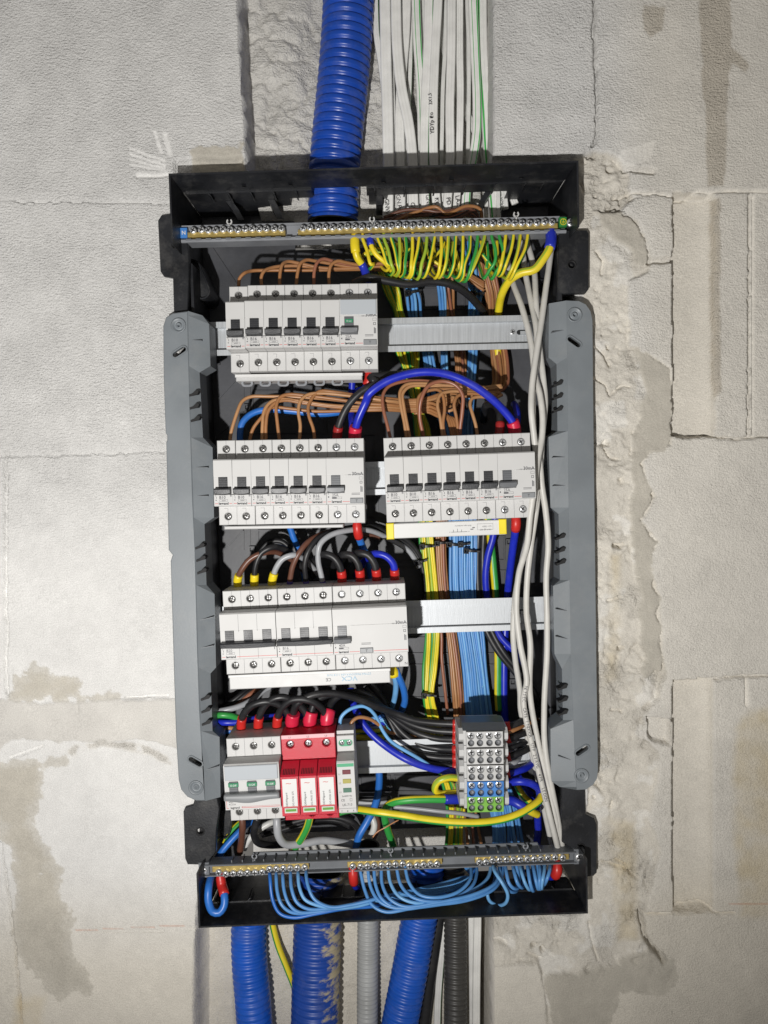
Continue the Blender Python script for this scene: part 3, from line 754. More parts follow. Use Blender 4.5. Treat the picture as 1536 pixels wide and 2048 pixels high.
side_plate([(376, 622), (345, 626), (332, 634), (326, 652), (327, 760), (331, 866), (334, 871), (334, 880), (332, 885), (337, 1100), (345, 1110), (341, 1122), (348, 1360), (352, 1480), (357, 1560), (362, 1580), (374, 1594), (392, 1602)],
           [(376, 622), (378, 720), (386, 1000), (391, 1100), (396, 1300), (400, 1420), (405, 1500), (411, 1602)],
           [(376, 622), (405, 631), (418, 648), (421, 732), (399, 745), (402, 800), (406, 875), (425, 895), (428, 1035), (409, 1048), (413, 1170), (429, 1188), (432, 1335), (421, 1347), (425, 1462), (439, 1474), (441, 1594), (411, 1602)],
           [(357, 651), (392, 1575)], [(359, 704, 10, 2.6, 33), (391, 1523, 10, 2.6, -30)],
           [(393, 785), (394, 811), (396, 836), (405, 1091), (407, 1116), (409, 1141), (416, 1394), (417, 1419), (418, 1444)],
           [(379, 680, 404, 681), (389, 935, 416, 935), (390, 992, 416, 992), (400, 1240, 426, 1234), (401, 1296, 427, 1291), (408, 1540, 438, 1532)],
           'grey side plate on the left with rounded ends')
side_plate([(1133, 601), (1158, 602), (1172, 609), (1181, 622), (1185, 640), (1187, 845), (1190, 1090), (1193, 1340), (1196, 1540), (1194, 1557), (1186, 1570), (1172, 1579), (1153, 1580)],
           [(1133, 601), (1135, 800), (1137, 1000), (1141, 1300), (1147, 1450), (1153, 1580)],
           [(1133, 601), (1098, 607), (1097, 715), (1113, 728), (1115, 862), (1097, 874), (1101, 1015), (1117, 1028), (1120, 1160), (1106, 1172), (1109, 1308), (1124, 1338), (1126, 1440), (1101, 1458), (1102, 1562), (1120, 1574), (1153, 1580)],
           [(1149, 630), (1163, 1551)], [(1148, 684, 10, 2.6, -35), (1164, 1501, 10, 2.6, 35)],
           [(1122, 765), (1122, 791), (1122, 817), (1127, 1072), (1127, 1099), (1128, 1123), (1131, 1373), (1132, 1398), (1132, 1424)],
           [(1103, 665, 1130, 660), (1105, 915, 1133, 914), (1106, 972, 1133, 971), (1112, 1218, 1138, 1222), (1112, 1273, 1138, 1278), (1117, 1512, 1142, 1519)],
           'grey side plate on the right with rounded ends')

# ================================================================== DIN RAILS
RAIL = -25.0
def rail(px0, py0, px1, py1, label, cut=None):
    a, c = W(px0, py0, RAIL), W(px1, py1, RAIL)
    L_ = (c - a).length * 1000; tilt = math.degrees(math.atan2(c.z - a.z, c.x - a.x))
    t = thing('mounting_rail', label, 'mounting rail', tuple(a), tilt, 'galvanised mounting rails across the box')
    b = MB()
    b.prof([(-7.5, -12.5), (-1, -12.5), (-1, -17.5), (0, -17.5), (0, -11.5), (-6.5, -11.5), (-6.5, 11.5), (0, 11.5), (0, 17.5), (-1, 17.5), (-1, 12.5), (-7.5, 12.5)], 0, L_)
    link('rail_profile', b.mesh('rail_profile', 'zinc'), t)
    for x in (-14, L_ + 2):
        k = MB(); k.box(x, x + 12, -30, -7.6, -15, 15, 0, .8); k.box(x + 2, x + 10, -7.6, 2, -15, -9, 0, .6); k.box(x + 2, x + 10, -7.6, 2, 9, 15, 0, .6)
        link('rail_holder', k.mesh('rail_holder', 'greyl'), t)
    s = L_ - 34
    link('slot_shade', plate('slot_shade', capsule(s + 11, 1, 8, 2.6, 0), [], -6.6, -6.3, 'hole'), t)  # thin black patch on the web paints the shade of a slot
    link('clip', MB().box(s + 8, s + 18, -6.4, -4.4, -1.6, 2.2, 0, .4).mesh('clip', 'zinc'), t)
    sc = link('screw', SCREW['bright'], t, (s / 1000, .0065, .0015)); 
    return t
def screw_mesh(name, r, m, dome=.9, deep=.8):
    """pan head with flat black strips painting the shade of a cross recess"""
    b = MB(); n = 24; prof = [(r, 0), (r, deep * .6), (r * .86, deep)]
    b.lathe(0, 0, [(r, -1.0), (r, deep * .5), (r * .84, deep), (r * .55, deep + .15)], 14)
    for an in (.35, .35 + math.pi / 2):
        ca, sa = math.cos(an), math.sin(an); w = r * .17; l = r * .72
        q = [(-l, -w), (l, -w), (l, w), (-l, w)]
        v = [(x * ca - z * sa, -(deep + .17), x * sa + z * ca) for x, z in q]
        b.add(v, [(0, 1, 2, 3)], 1)
    return b.mesh(name, [m, 'hole'])
SCREW = {'dull': screw_mesh('screw_dull', 3.0, 'steeld'), 'bright': screw_mesh('screw_bright', 3.1, 'steel'), 'bar': screw_mesh('screw_bar', 3.35, 'steel', deep=2.6)}
rail(418, 678, 1092, 663, 'zinc rail behind the top row of breakers')
rail(428, 966, 1085, 947, 'zinc rail behind the second row, glimpsed between the two breaker groups')
rail(446, 1246, 1092, 1226, 'zinc rail behind the third row, bright at its right end')
rail(462, 1524, 1092, 1502, 'zinc rail behind the bottom row with red surge arrester')

# ================================================================== MODULAR DEVICES (front frame: out 0 = rail face)
SH, NO = 55.0, 75.0        # shoulder and nose, millimetres in front of the rail face
BOT, TOP = -41.5, 41.5
def body_mesh(w, poles, mats='white', zt=TOP, zb=BOT):
    """housing: deep block, shoulder plate with a real hole for each screw, split lines"""
    b = MB(); g = .12
    b.box(g, w - g, 8, SH - 6, zb, zt, 0)
    return b
def shoulder(name, w, n, z0, z1, hz, m='white', split=True):
    g = .12; pitch = w / n
    return plate(name, [(g, z0), (w - g, z0), (w - g, z1), (g, z1)], [circ(pitch * (i + .5), hz, 3.7, 14) for i in range(n)], SH - 5.9, SH, m, bev=.5)
_c = {}
def cached(k, fn):
    if k not in _c: _c[k] = fn()
    return _c[k]
def nose_mesh(w, n, tog, m='white'):
    """nose with a toggle recess: three boxes and side wings; tog = list of recess centres"""
    g = .12; b = MB()
    b.prof([(SH - 5, -22.6), (NO - 1, -22.6), (NO, -22.0), (NO, -11.6), (SH - 5, -11.6)], g, w - g)
    b.prof([(SH - 5, 5.6), (NO - .6, 5.6), (NO - .6, 6.2), (NO, 6.2), (NO, 21.4), (NO - 1.6, 22.6), (SH - 5, 22.9)], g, w - g)
    xs = [g]
    for c in tog: xs += [c - 4.4, c + 4.4]
    if len(tog) == 1 and w > 20: xs += [17.4, 17.4]
    xs.append(w - g)
    for i in range(0, len(xs), 2):
        if xs[i + 1] - xs[i] > .3: b.prof([(SH - 5, -11.6), (NO - (0 if (xs[i + 1] - xs[i] > 18) else 2.2), -11.6), (NO - (0 if (xs[i + 1] - xs[i] > 18) else .4), -3), (NO - (0 if (xs[i + 1] - xs[i] > 18) else .4), 5.6), (SH - 5, 5.6)], xs[i], xs[i + 1])
    return b.mesh('nose', m)
def toggle_mesh(c, w, m, long_=None, curved=0.0):
    b = MB()
    if long_ is None:
        b.prof([(SH, -9), (NO - 1.4, -9), (NO + .4, -3.5), (NO + .2, 5.3), (SH, 5.3)], c - 4.1, c + 4.1)
        for k in range(4): b.box(c - 4.1, c + 4.1, NO + .1, NO + .75, -2.6 + k * 1.9, -1.8 + k * 1.9)
    return b
def lip_mesh(x0, x1, m, n=10):
    """protruding handle: wedge with a bowed lower edge"""
    b = MB(); v = []; f = []
    for i in range(n + 1):
        t = i / n; x = x0 + (x1 - x0) * t; bow = 1.2 * (1 - (2 * t - 1) ** 2)
        v += [(x, -(NO - 1), -4.8), (x, -(NO + 5), -5.4), (x, -(NO + 6.2), -6.6), (x, -(NO + 5.6), -9.6 - bow), (x, -(NO + 1), -11.2 - bow * .6), (x, -(NO - 2), -10.8)]
    for i in range(n):
        for k in range(6): j = (k + 1) % 6; f.append((6 * i + k, 6 * i + j, 6 * i + 6 + j, 6 * i + 6 + k))
    f.append(tuple(range(6))); f.append(tuple(6 * n + k for k in range(6)))
    b.add(v, f)
    return b.mesh('toggle', m)
def lines_mesh(name, segs, m, o=NO + .15):
    b = MB()
    for x0, z0, x1, z1 in segs: b.add([(x0, -o, z0), (x1, -o, z0), (x1, -o, z1), (x0, -o, z1)], [(0, 1, 2, 3)])
    return b.mesh(name, m)
def frame_segs(x0, z0, x1, z1, t=.18): return [(x0, z0, x1, z0 + t), (x0, z1 - t, x1, z1), (x0, z0, x0 + t, z1), (x1 - t, z0, x1, z1)]
def screws(t, w, n, z, kind='dull'):
    for i in range(n):
        s = link('screw', SCREW[kind], t, (w / n * (i + .5) / 1000, -(SH - 3.6) / 1000, z / 1000), (0, random.uniform(0, 3), 0))
def base_parts(t, w, n, kind='dull', m='white'):
    link('housing', cached(('body', w, m), lambda: body_mesh(w, n).mesh('housing', m)), t)
    link('terminal_shoulder', cached(('shu', w, n, m), lambda: shoulder('terminal_shoulder', w, n, 23.2, TOP, 33.2, m)), t)
    link('terminal_shoulder', cached(('shl', w, n, m), lambda: shoulder('terminal_shoulder', w, n, BOT, -22.9, -33.0, m)), t)
    segs = []
    for i in range(n):
        c = w / n * (i + .5)
        segs += [(c - .1, 37.4, c + .1, 41.2), (c - .1, 23.6, c + .1, 29.0), (c - .1, -41.2, c + .1, -37), (c - 3.6, -25.3, c + .1, -25.1), (c - .1, -28.6, c + .1, -25.2)]
        if i: segs += [(c - w / n / 2 - .12, 23.6, c - w / n / 2 + .12, 41.2), (c - w / n / 2 - .12, -41.2, c - w / n / 2 + .12, -23)]
    link('seam', cached(('seam', w, n), lambda: lines_mesh('seam', segs, 'inkl', SH + .12)), t)['kind'] = 'stuff'
    screws(t, w, n, 33.2, kind); screws(t, w, n, -33.0, kind)
def breaker(loc, tilt, rating, label, group, dz=0):
    t = thing('circuit_breaker', label, 'circuit breaker', loc, tilt, group)
    base_parts(t, 18, 1)
    link('nose', cached('n18', lambda: nose_mesh(18, 1, [9])), t)
    tg = link('toggle_stem', cached('ts18', lambda: toggle_mesh(9, 18, 'dark').mesh('toggle_stem', 'dark')), t)
    link('toggle', cached('tl18', lambda: lip_mesh(1.5, 16.5, 'dark')), t)
    text(rating, t, 5.0, NO + .15, -15.4, 4.0, 'inkl', bold=.06)
    text('6000', t, 7.4, NO + .15, -17.6, 1.6, 'inkl', xs=1.2)
    link('print_frame', cached('pf18', lambda: lines_mesh('print_frame', frame_segs(5.2, -17.9, 13.2, -16.0) + [(15.6, -13.4, 16.2, -11.6), (16.6, -13.4, 17.0, -11.6), (1.5, -13, 1.9, -12), (2.2, -15.2, 2.6, -13.2), (1.5, -17, 2.6, -16.2)], 'inkl')), t)
    link('red_line', cached('rl18', lambda: lines_mesh('red_line', [(1.0, -20.1, 4.0, -19.7), (14.6, -20.1, 17.2, -19.7)], 'inkred')), t)
    text('legrand', t, 9.2, NO + .15, -20.9, 3.2, 'ink', 'CENTER', bold=.12, xs=1.0, name='brand_print')
    return t
def rcd(loc, tilt, label, window=False, n=2):
    w = 18 * n
    t = thing('residual_current_breaker', label, 'residual current breaker', loc, tilt, 'residual current breakers')
    base_parts(t, w, n, 'bright')
    link('nose', cached(('nr', w), lambda: nose_mesh(w, n, [9])), t)
    link('toggle_stem', cached('tsr', lambda: toggle_mesh(9, 18, 'midgrey').mesh('toggle_stem', 'midgrey')), t)
    link('toggle', cached('tlr', lambda: lip_mesh(1.0, 17.0, 'midgrey')), t)
    if window:
        link('label_cover', cached('lc', lambda: MB().box(1.0, 35.0, NO - .5, NO + 1.6, 7.2, 21.2, 0, .5).mesh('label_cover', 'glass')), t)
        link('indicator_window', cached('iw', lambda: MB().box(5.2, 12.8, NO, NO + 1.2, -.5, 3.0, 0, .2).mesh('indicator_window', 'greenw')), t)
        text('O.on', t, 9, NO + 1.4, .2, 2.4, 'whitel', 'CENTER')
    text('25A' if n == 2 else '40A', t, 5.2, NO + .15, -14.8, 3.7, 'inkl', bold=.02)
    link('print_frame', cached(('pfr', w), lambda: lines_mesh('print_frame', [(5.2, -17.1, 9.4, -15.4)] + frame_segs(9.6, -17.2, 14.6, -15.3) + [(1.4, -13, 1.8, -11.5), (1.4, -16, 2.4, -14.6), (w - 3.4, -10.8, w - 2.6, -5.2), (w - 2.2, -10.8, w - 1.5, -5.8)] +
         frame_segs(w - 4.6, 1.2, w - 1.0, 3.6) + frame_segs(w - 4.0, -2.8, w - 1.6, -.4, .4) + [(w - 12 if n == 2 else 27, -12.2, w - 4 if n == 2 else 36, -11.8), (w - 12 if n == 2 else 27, -13.4, w - 4 if n == 2 else 36, -13.0)], 'inkl')), t)
    text('30mA', t, w - .8, NO + .15, 5.2, 4.4, 'inkl', 'RIGHT', bold=.08)
    text('0.03', t, w - 12.2, NO + .15, 5.2, 1.6, 'inkl', 'RIGHT')
    tx = w - 13.5 if n == 2 else 25.5
    b = link('test_button', cached(('tb', w), lambda: MB().box(tx, tx + 12.5, NO - .5, NO + 1.4, -21.6, -16.6, 0, .6).mesh('test_button', 'btn')), t)
    text('T', b, tx + 6.2, NO + 1.6, -20.6, 3.6, 'ink', 'CENTER')
    link('red_line', cached(('rlr', w), lambda: lines_mesh('red_line', [(1.0, -20.1, 4.2, -19.7), (15.2, -20.1, tx - .5, -19.7)] + ([(tx + 13.2, -20.1, w - .5, -19.7)] if n > 2 else []), 'inkred')), t)
    text('legrand', t, 9.6, NO + .15, -20.9, 3.2, 'ink', 'CENTER', bold=.12, name='brand_print')
    if n == 4: text('N', t, w - 2.4, SH + .2, -39.5, 4.0, 'inkl', 'CENTER')
    return t
def breaker3(loc, tilt, rating, label):
    t = thing('three_pole_breaker', label, 'circuit breaker', loc, tilt, 'three-pole circuit breakers')
    base_parts(t, 54, 3)
    link('nose', cached('n54', lambda: nose_mesh(54, 3, [9, 27, 45])), t)
    for c in (9, 27, 45): link('toggle_stem', cached(('ts54', c), lambda: toggle_mesh(c, 18, 'dark').mesh('toggle_stem', 'dark')), t)
    link('toggle', cached('tl54', lambda: lip_mesh(.9, 53.1, 'dark', 16)), t)
    for k, (xa, za, zb) in enumerate(((17.9, 4.5, 21), (35.9, 4.5, 21), (17.9, -21.8, -11.2), (35.9, -21.8, -11.2))):
        link('seam', cached(('seam54', k), lambda: lines_mesh('seam', [(xa, za, xa + .2, zb)], 'inkl')), t)
    text(rating, t, 5.2, NO + .15, -14.9, 3.7, 'inkl', bold=.02)
    text('6000', t, 7.4, NO + .15, -17.05, 1.6, 'inkl', xs=1.2)
    link('print_frame', cached('pf54', lambda: lines_mesh('print_frame', frame_segs(5.2, -17.4, 13.2, -15.4) + [(51.6, -14, 52.2, -11.8), (1.5, -13, 1.9, -12), (2.2, -15.2, 2.6, -13.2), (1.5, -17, 2.6, -16.2)], 'inkl')), t)
    link('red_line', cached('rl54', lambda: lines_mesh('red_line', [(1.0, -20.1, 4.0, -19.7), (15.2, -20.1, 53.6, -19.7)], 'inkred')), t)
    text('legrand', t, 9.4, NO + .15, -20.9, 3.2, 'ink', 'CENTER', bold=.12, name='brand_print')
    return t
def row_at(x0, y0, x1, y1):
    """px of the shoulder-level left and right ends of a device row at mid-height -> placing function (offset in mm)"""
    hs = RAIL + SH
    a, c = W(x0, y0, hs), W(x1, y1, hs); d = (c - a).normalized(); tilt = math.degrees(math.atan2(d.z, d.x))
    def f(off, dz=0.0):
        p = a + d * (off / 1000); return (p.x, -RAIL / 1000, p.z + dz / 1000)
    return f, tilt, (c - a).length * 1000
def where(i, n=6): return ORD[i]
# top row
f1, t1, L1 = row_at(460, 657, 757, 653)
for i in range(6):
    breaker(f1(i * 18, .0 if i else -1.0), t1 + random.uniform(-.3, .3), 'B10' if i == 0 else 'B16',
            ('leftmost breaker of the top row, rated B10' if i == 0 else '%s breaker from the left in the top row, rated B16' % ORD[i]), 'single-pole breakers in the top row')
rcd(f1(108, .4), t1, 'two-pole residual current breaker with clear label cover at right end of top row', True)
# second row, left and right
f2, t2, L2 = row_at(436, 966, 729, 961)
for i in range(6):
    breaker(f2(i * 18), t2 + random.uniform(-.3, .3), 'B10' if i < 2 else 'B16',
            ('leftmost breaker of the left second-row group, rated B10' if i == 0 else '%s breaker from the left in the left second-row group, rated %s' % (ORD[i], 'B10' if i < 2 else 'B16')), 'single-pole breakers in the left second-row group')
rcd(f2(108), t2, 'two-pole residual current breaker ending the left group of the second row')
f3, t3, L3 = row_at(770, 961, 1064, 950)
for i in range(6):
    breaker(f3(i * 18), t3 + random.uniform(-.3, .3), 'B10' if i < 2 else 'B16',
            ('leftmost breaker of the right second-row group, rated B10' if i == 0 else '%s breaker from the left in the right second-row group, rated %s' % (ORD[i], 'B10' if i < 2 else 'B16')), 'single-pole breakers in the right second-row group')
rcd(f3(108), t3, 'two-pole residual current breaker beside the white data cables, right end of second row')
# third row
f4, t4, L4 = row_at(449, 1266, 809, 1250)
breaker3(f4(0), t4, 'B20', 'three-pole breaker rated B20 under yellow ferrules at left of third row')
breaker3(f4(54.4), t4, 'B16', 'three-pole breaker rated B16 in the middle of the third row')
rcd(f4(108.8), t4, 'wide four-pole residual current breaker at right of the third row', False, 4)
# bottom row: switch disconnector, surge arrester, phase indicator
f5, t5, L5 = row_at(457, 1560, 675, 1549)
t = thing('main_switch', 'grey-handled three-pole switch with green off windows, beside the red surge arrester', 'switch', f5(0), t5)
base_parts(t, 54, 3)
link('nose', cached('n54', None), t)
link('label_cover', MB().box(1.2, 52.8, NO - .5, NO + 1.8, 7.2, 21.4, 0, .6).mesh('label_cover', 'glass'), t)
for c in (9, 27, 45):
    link('toggle_stem', toggle_mesh(c, 18, 'midgrey').mesh('toggle_stem', 'midgrey'), t)
    w_ = link('indicator_window', MB().box(c - 4.9, c + 4.9, NO - 1, NO + 1.3, .6, 4.6, 0, .3).mesh('indicator_window', 'greenw'), t)
    text('O.Off', w_, c, NO + 1.5, 1.5, 2.6, 'whitel', 'CENTER', bold=.03)
b = MB(); v = []; f = []; n = 24
for i in range(n + 1):
    x = .6 + 53 * i / n; bow = 3.2 * math.exp(-((i / n - .42) / .3) ** 2)
    v += [(x, -(NO - 1), -4.4), (x, -(NO + 6), -5.0), (x, -(NO + 7.5), -6.4), (x, -(NO + 6.5), -10.0 - bow), (x, -(NO + 1), -12.4 - bow), (x, -(NO - 2), -11)]
for i in range(n):
    for k in range(6): j = (k + 1) % 6; f.append((6 * i + k, 6 * i + j, 6 * i + 6 + j, 6 * i + 6 + k))
f.append(tuple(range(6))); f.append(tuple(6 * n + k for k in range(6)))
link('toggle', b.add(v, f, 0, True).mesh('toggle', 'btn'), t)
text('400V', t, 3.5, NO + .2, -15.2, 2.2, 'inkl'); text('AC22A', t, 3.5, NO + .2, -17.4, 2.2, 'inkl')
link('red_line', lines_mesh('red_line', [(1.2, -20.6, 1.5, -13), (1.2, -20.6, 3.2, -20.2), (16, -20.6, 53, -20.2), (16, -20.6, 16.4, -19), (16, -19.3, 53, -19.1)], 'inkred'), t)
text('legrand', t, 9.4, NO + .2, -21.0, 3.0, 'ink', 'CENTER', bold=.06, name='brand_print')
# surge arrester
t = thing('surge_arrester', 'red three-pole surge arrester with three white-labelled plug-in modules', 'surge arrester', f5(54.6), t5)
link('housing', MB().box(.2, 53.8, 8, SH - 6, BOT - 2, TOP + 1).mesh('housing', 'red'), t)
link('terminal_shoulder', plate('terminal_shoulder', [(.2, 17.5), (53.8, 17.5), (53.8, 42.5), (.2, 42.5)], [circ(9 + 18 * i, 33, 4.0, 14) for i in range(3)], SH - 5.9, SH + 1, 'red', bev=.6), t)
link('terminal_shoulder', plate('terminal_shoulder', [(.2, -43.5), (53.8, -43.5), (53.8, -31.5), (.2, -31.5)], [circ(27, -37, 3.9, 14), circ(45, -37, 3.9, 14)], SH - 5.9, SH + 1, 'red', bev=.6), t)
link('label_strip', MB().box(.6, 53.4, SH + .6, SH + 1.2, 38.6, 42.3).mesh('label_strip', mat('pink_strip', (.70, .42, .45), .5)), t)
for i in range(3):
    link('screw', SCREW['bright'], t, ((9 + 18 * i) / 1000, -(SH - 2.4) / 1000, .033), (0, .5 * i, 0))
    text('L%d' % (i + 1), t, 9 + 18 * i, SH + 1.3, 39.3, 2.6, 'ink', 'CENTER')
    m_ = MB(); m_.prof([(SH - 6, -31), (NO, -31), (NO + 1, -30), (NO + 1, 8), (NO - 1, 9.5), (SH + 2, 17), (SH - 6, 17)], .4 + 18 * i, 17.6 + 18 * i)
    pm = link('plug_module', m_.mesh('plug_module', 'red'), t)
    g_ = MB()
    for k in range(9): g_.box(2.4 + 18 * i + k * 1.5, 3.1 + 18 * i + k * 1.5, SH, NO - 1.2 + .9, 9.4, 15.6)
    gm = MB()
    for k in range(8):
        x = 2.6 + 18 * i + k * 1.55
        gm.add([(x, -(NO - .75), 9.6), (x + .75, -(NO - .75), 9.6), (x + .75, -(SH + 2.8), 16.4), (x, -(SH + 2.8), 16.4)], [(0, 1, 2, 3)])
    link('vent_slot_shade', gm.mesh('vent_slot_shade', 'hole'), pm)  # flat black strips painted on as the shade of slots
    lb = link('label_plate', MB().box(2.0 + 18 * i, 16.0 + 18 * i, NO + .9, NO + 1.4, -21.5, 6.0).mesh('label_plate', 'whitel'), pm)
    text('DEHNguard', lb, 6.4 + 18 * i, NO + 1.6, -20.8, 2.7, 'ink', rot=90); text('DG MOD 275', lb, 12.6 + 18 * i, NO + 1.6, -20.8, 2.5, 'ink', rot=90)
    text('~', lb, 8 + 18 * i, NO + 1.6, .0, 6, 'inkred', 'CENTER', xs=1.6)
    link('red_line', lines_mesh('red_line', [(2.2 + 18 * i, -21.3, 15.8 + 18 * i, -20.9)], 'inkred', NO + 1.6), lb)
    wf = link('status_window', MB().box(3.0 + 18 * i, 15.4 + 18 * i, NO + .8, NO + 1.9, -27.4, -22.4, 0, .3).mesh('status_window', mat('clear_window', (.62, .66, .6), .15)), pm)
    link('status_flag', MB().box(4.0 + 18 * i, 14.4 + 18 * i, NO + 1.8, NO + 2.0, -25.8, -23.4).mesh('status_flag', mat('flag_green', (.10, .30, .03), .4)), wf)
for x in (27, 45): link('screw', SCREW['bright'], t, (x / 1000, -(SH - 2.4) / 1000, -.037), (0, .7, 0))
text('PEN', t, 45, SH + 1.2, -43.2, 1.8, 'ink', 'CENTER')
# phase indicator
t = thing('phase_indicator', 'slim white phase indicator with three small lamps right of the red surge arrester', 'phase indicator', f5(109.6), t5)
w = 17.4
link('housing', MB().box(.2, w - .2, 8, SH - 8, BOT, TOP).mesh('housing', 'white'), t)
link('terminal_shoulder', plate('terminal_shoulder', [(.2, 22), (w - .2, 22), (w - .2, 38), (.2, 38)], [circ(5.2, 30.5, 2.6, 12), circ(12.4, 30.5, 2.6, 12)], SH - 13, SH - 3, 'white', bev=.5), t)
link('terminal_shoulder', plate('terminal_shoulder', [(.2, -41), (w - .2, -41), (w - .2, -33), (.2, -33)], [], SH - 13, SH - 3, 'white', bev=.5), t)
link('nose', MB().prof([(SH - 8, -33), (NO - 6, -33), (NO - 4.5, -32), (NO - 4.5, 17), (NO - 6, 18.5), (SH - 8, 21)], .2, w - .2).mesh('nose', 'white'), t)
link('green_ring', plate('green_ring', capsule(8.8, 30.5, 7.4, 3.4, 0), [circ(5.2, 30.5, 2.6, 12), circ(12.4, 30.5, 2.6, 12)], SH - 3.2, SH - 2.8, 'green'), t)
for x in (5.2, 12.4): link('screw', SCREW['bright'], t, (x / 1000, -(SH - 6) / 1000, .0305)).scale = (.8, 1, .8)
link('green_band', lines_mesh('green_band', [(.6, 13.2, w - .6, 16.4)], 'green', NO - 4.3), t)
for i, (z, mname, s_) in enumerate(((8, 'ledr', 'L1'), (-1, 'ledy', 'L2'), (-10, 'ledg', 'L3'))):
    link('lamp', MB().box(5.4, 13.4, NO - 5, NO - 3.6, z - 2.2, z + 2.2, 0, .4).mesh('lamp', mname), t)
    text(s_, t, 1.4, NO - 4.3, z - 2.6, 2.2, 'inkl')
text('3x400V+N', t, w / 2, NO - 4.3, -16.6, 2.2, 'ink', 'CENTER'); text('CE', t, 2.6, NO - 4.3, -21, 3.2, 'ink'); text('LK-713', t, w / 2, NO - 4.3, -25.6, 3.3, 'ink', 'CENTER')
link('print_frame', lines_mesh('print_frame', frame_segs(11.4, -21, 13.6, -18.2) + [(.4, -28.2, w - .4, -28.0)], 'ink', NO - 4.3), t)
for x, s_ in ((3, '7'), (8.7, '8'), (14.4, '9')): text(s_, t, x, NO - 4.3, -31.6, 2.4, 'ink', 'CENTER')

# ================================================================== COMB BUSBARS
def comb(f, tilt, x0, x1, z0, z1, o0, o1, label, m='termw', teeth=None, caps=False):
    t = thing('comb_busbar', label, 'busbar', f(0), tilt)
    link('cover', MB().box(x0, x1, o0, o1, z0, z1, 0, .8).mesh('cover', m), t)
    return t
c1 = comb(f1, t1, 3, 128, -50, -43.2, 22, 46, 'light grey comb busbar with open loops under the top row of breakers')
link('edge_strip', MB().box(2.4, 128.5, 46.2, 47.6, -46.4, -43.4, 0, .4).mesh('edge_strip', 'whitel'), c1)
for i in range(6):
    x = 13 + 18 * i
    link('loop', plate('loop', capsule(x, -51.5, 5, 3.4, 0), [capsule(x, -51.2, 3.6, 2.0, 0)], 38, 40, 'greyl'), c1)
c2 = comb(f2, t2, 4, 122, -46.2, -43.0, 24, 50, 'thin white comb busbar under the left group of the second row')
c3 = comb(f3, t3, 2, 118, -58, -43.2, 42, 48, 'white comb busbar with yellow end caps under the right group of the second row', 'whitel')
for x in (-.5, 111.5): link('end_cap', MB().box(x, x + 7.6, 40, 49, -58.6 + (0 if x < 0 else 1), -42.6, 0, .8).mesh('end_cap', 'yelp'), c3)
text('Ui = 500V', c3, 104, 48.2, -48.5, 2.2, 'inkl', rot=180); text('100 A @ 40C', c3, 104, 48.2, -51.8, 2.0, 'inkl', rot=180)
link('print_frame', lines_mesh('print_frame', frame_segs(90, -52.6, 105.6, -46.4) + [(64, -54, 80, -53.6), (66, -54, 66.4, -51.5), (70, -54, 70.4, -50.5), (74, -54, 74.4, -51.5), (62, -53.9, 63, -53.5), (81, -53.9, 82, -53.5)] + [(83, -52, 86, -51.2), (85, -50.5, 87.5, -49.6)], 'inkl', 48.2), c3)
text('End caps mandatory', c3, 84, 48.2, -47.2, 2.0, 'inkl', rot=180)
c4 = comb(f4, t4, 1, 162, -58.5, -43.4, 40, 49, 'light grey comb busbar with blue lettering under the third row')
link('edge_strip', MB().box(.6, 162.4, 49.1, 50.6, -46.4, -43.6, 0, .4).mesh('edge_strip', 'whitel'), c4)
text('VCX', c4, 129, 49.3, -50.3, 6.5, 'inkblue', rot=180, bold=.04, xs=1.2); text('CE', c4, 103, 49.3, -51.2, 4.6, 'inkl', rot=180)
text('SZYNA PRADOWA 63A 1-3 B 3x18', c4, 143, 49.3, -47.4, 2.9, 'inkblue', rot=180)

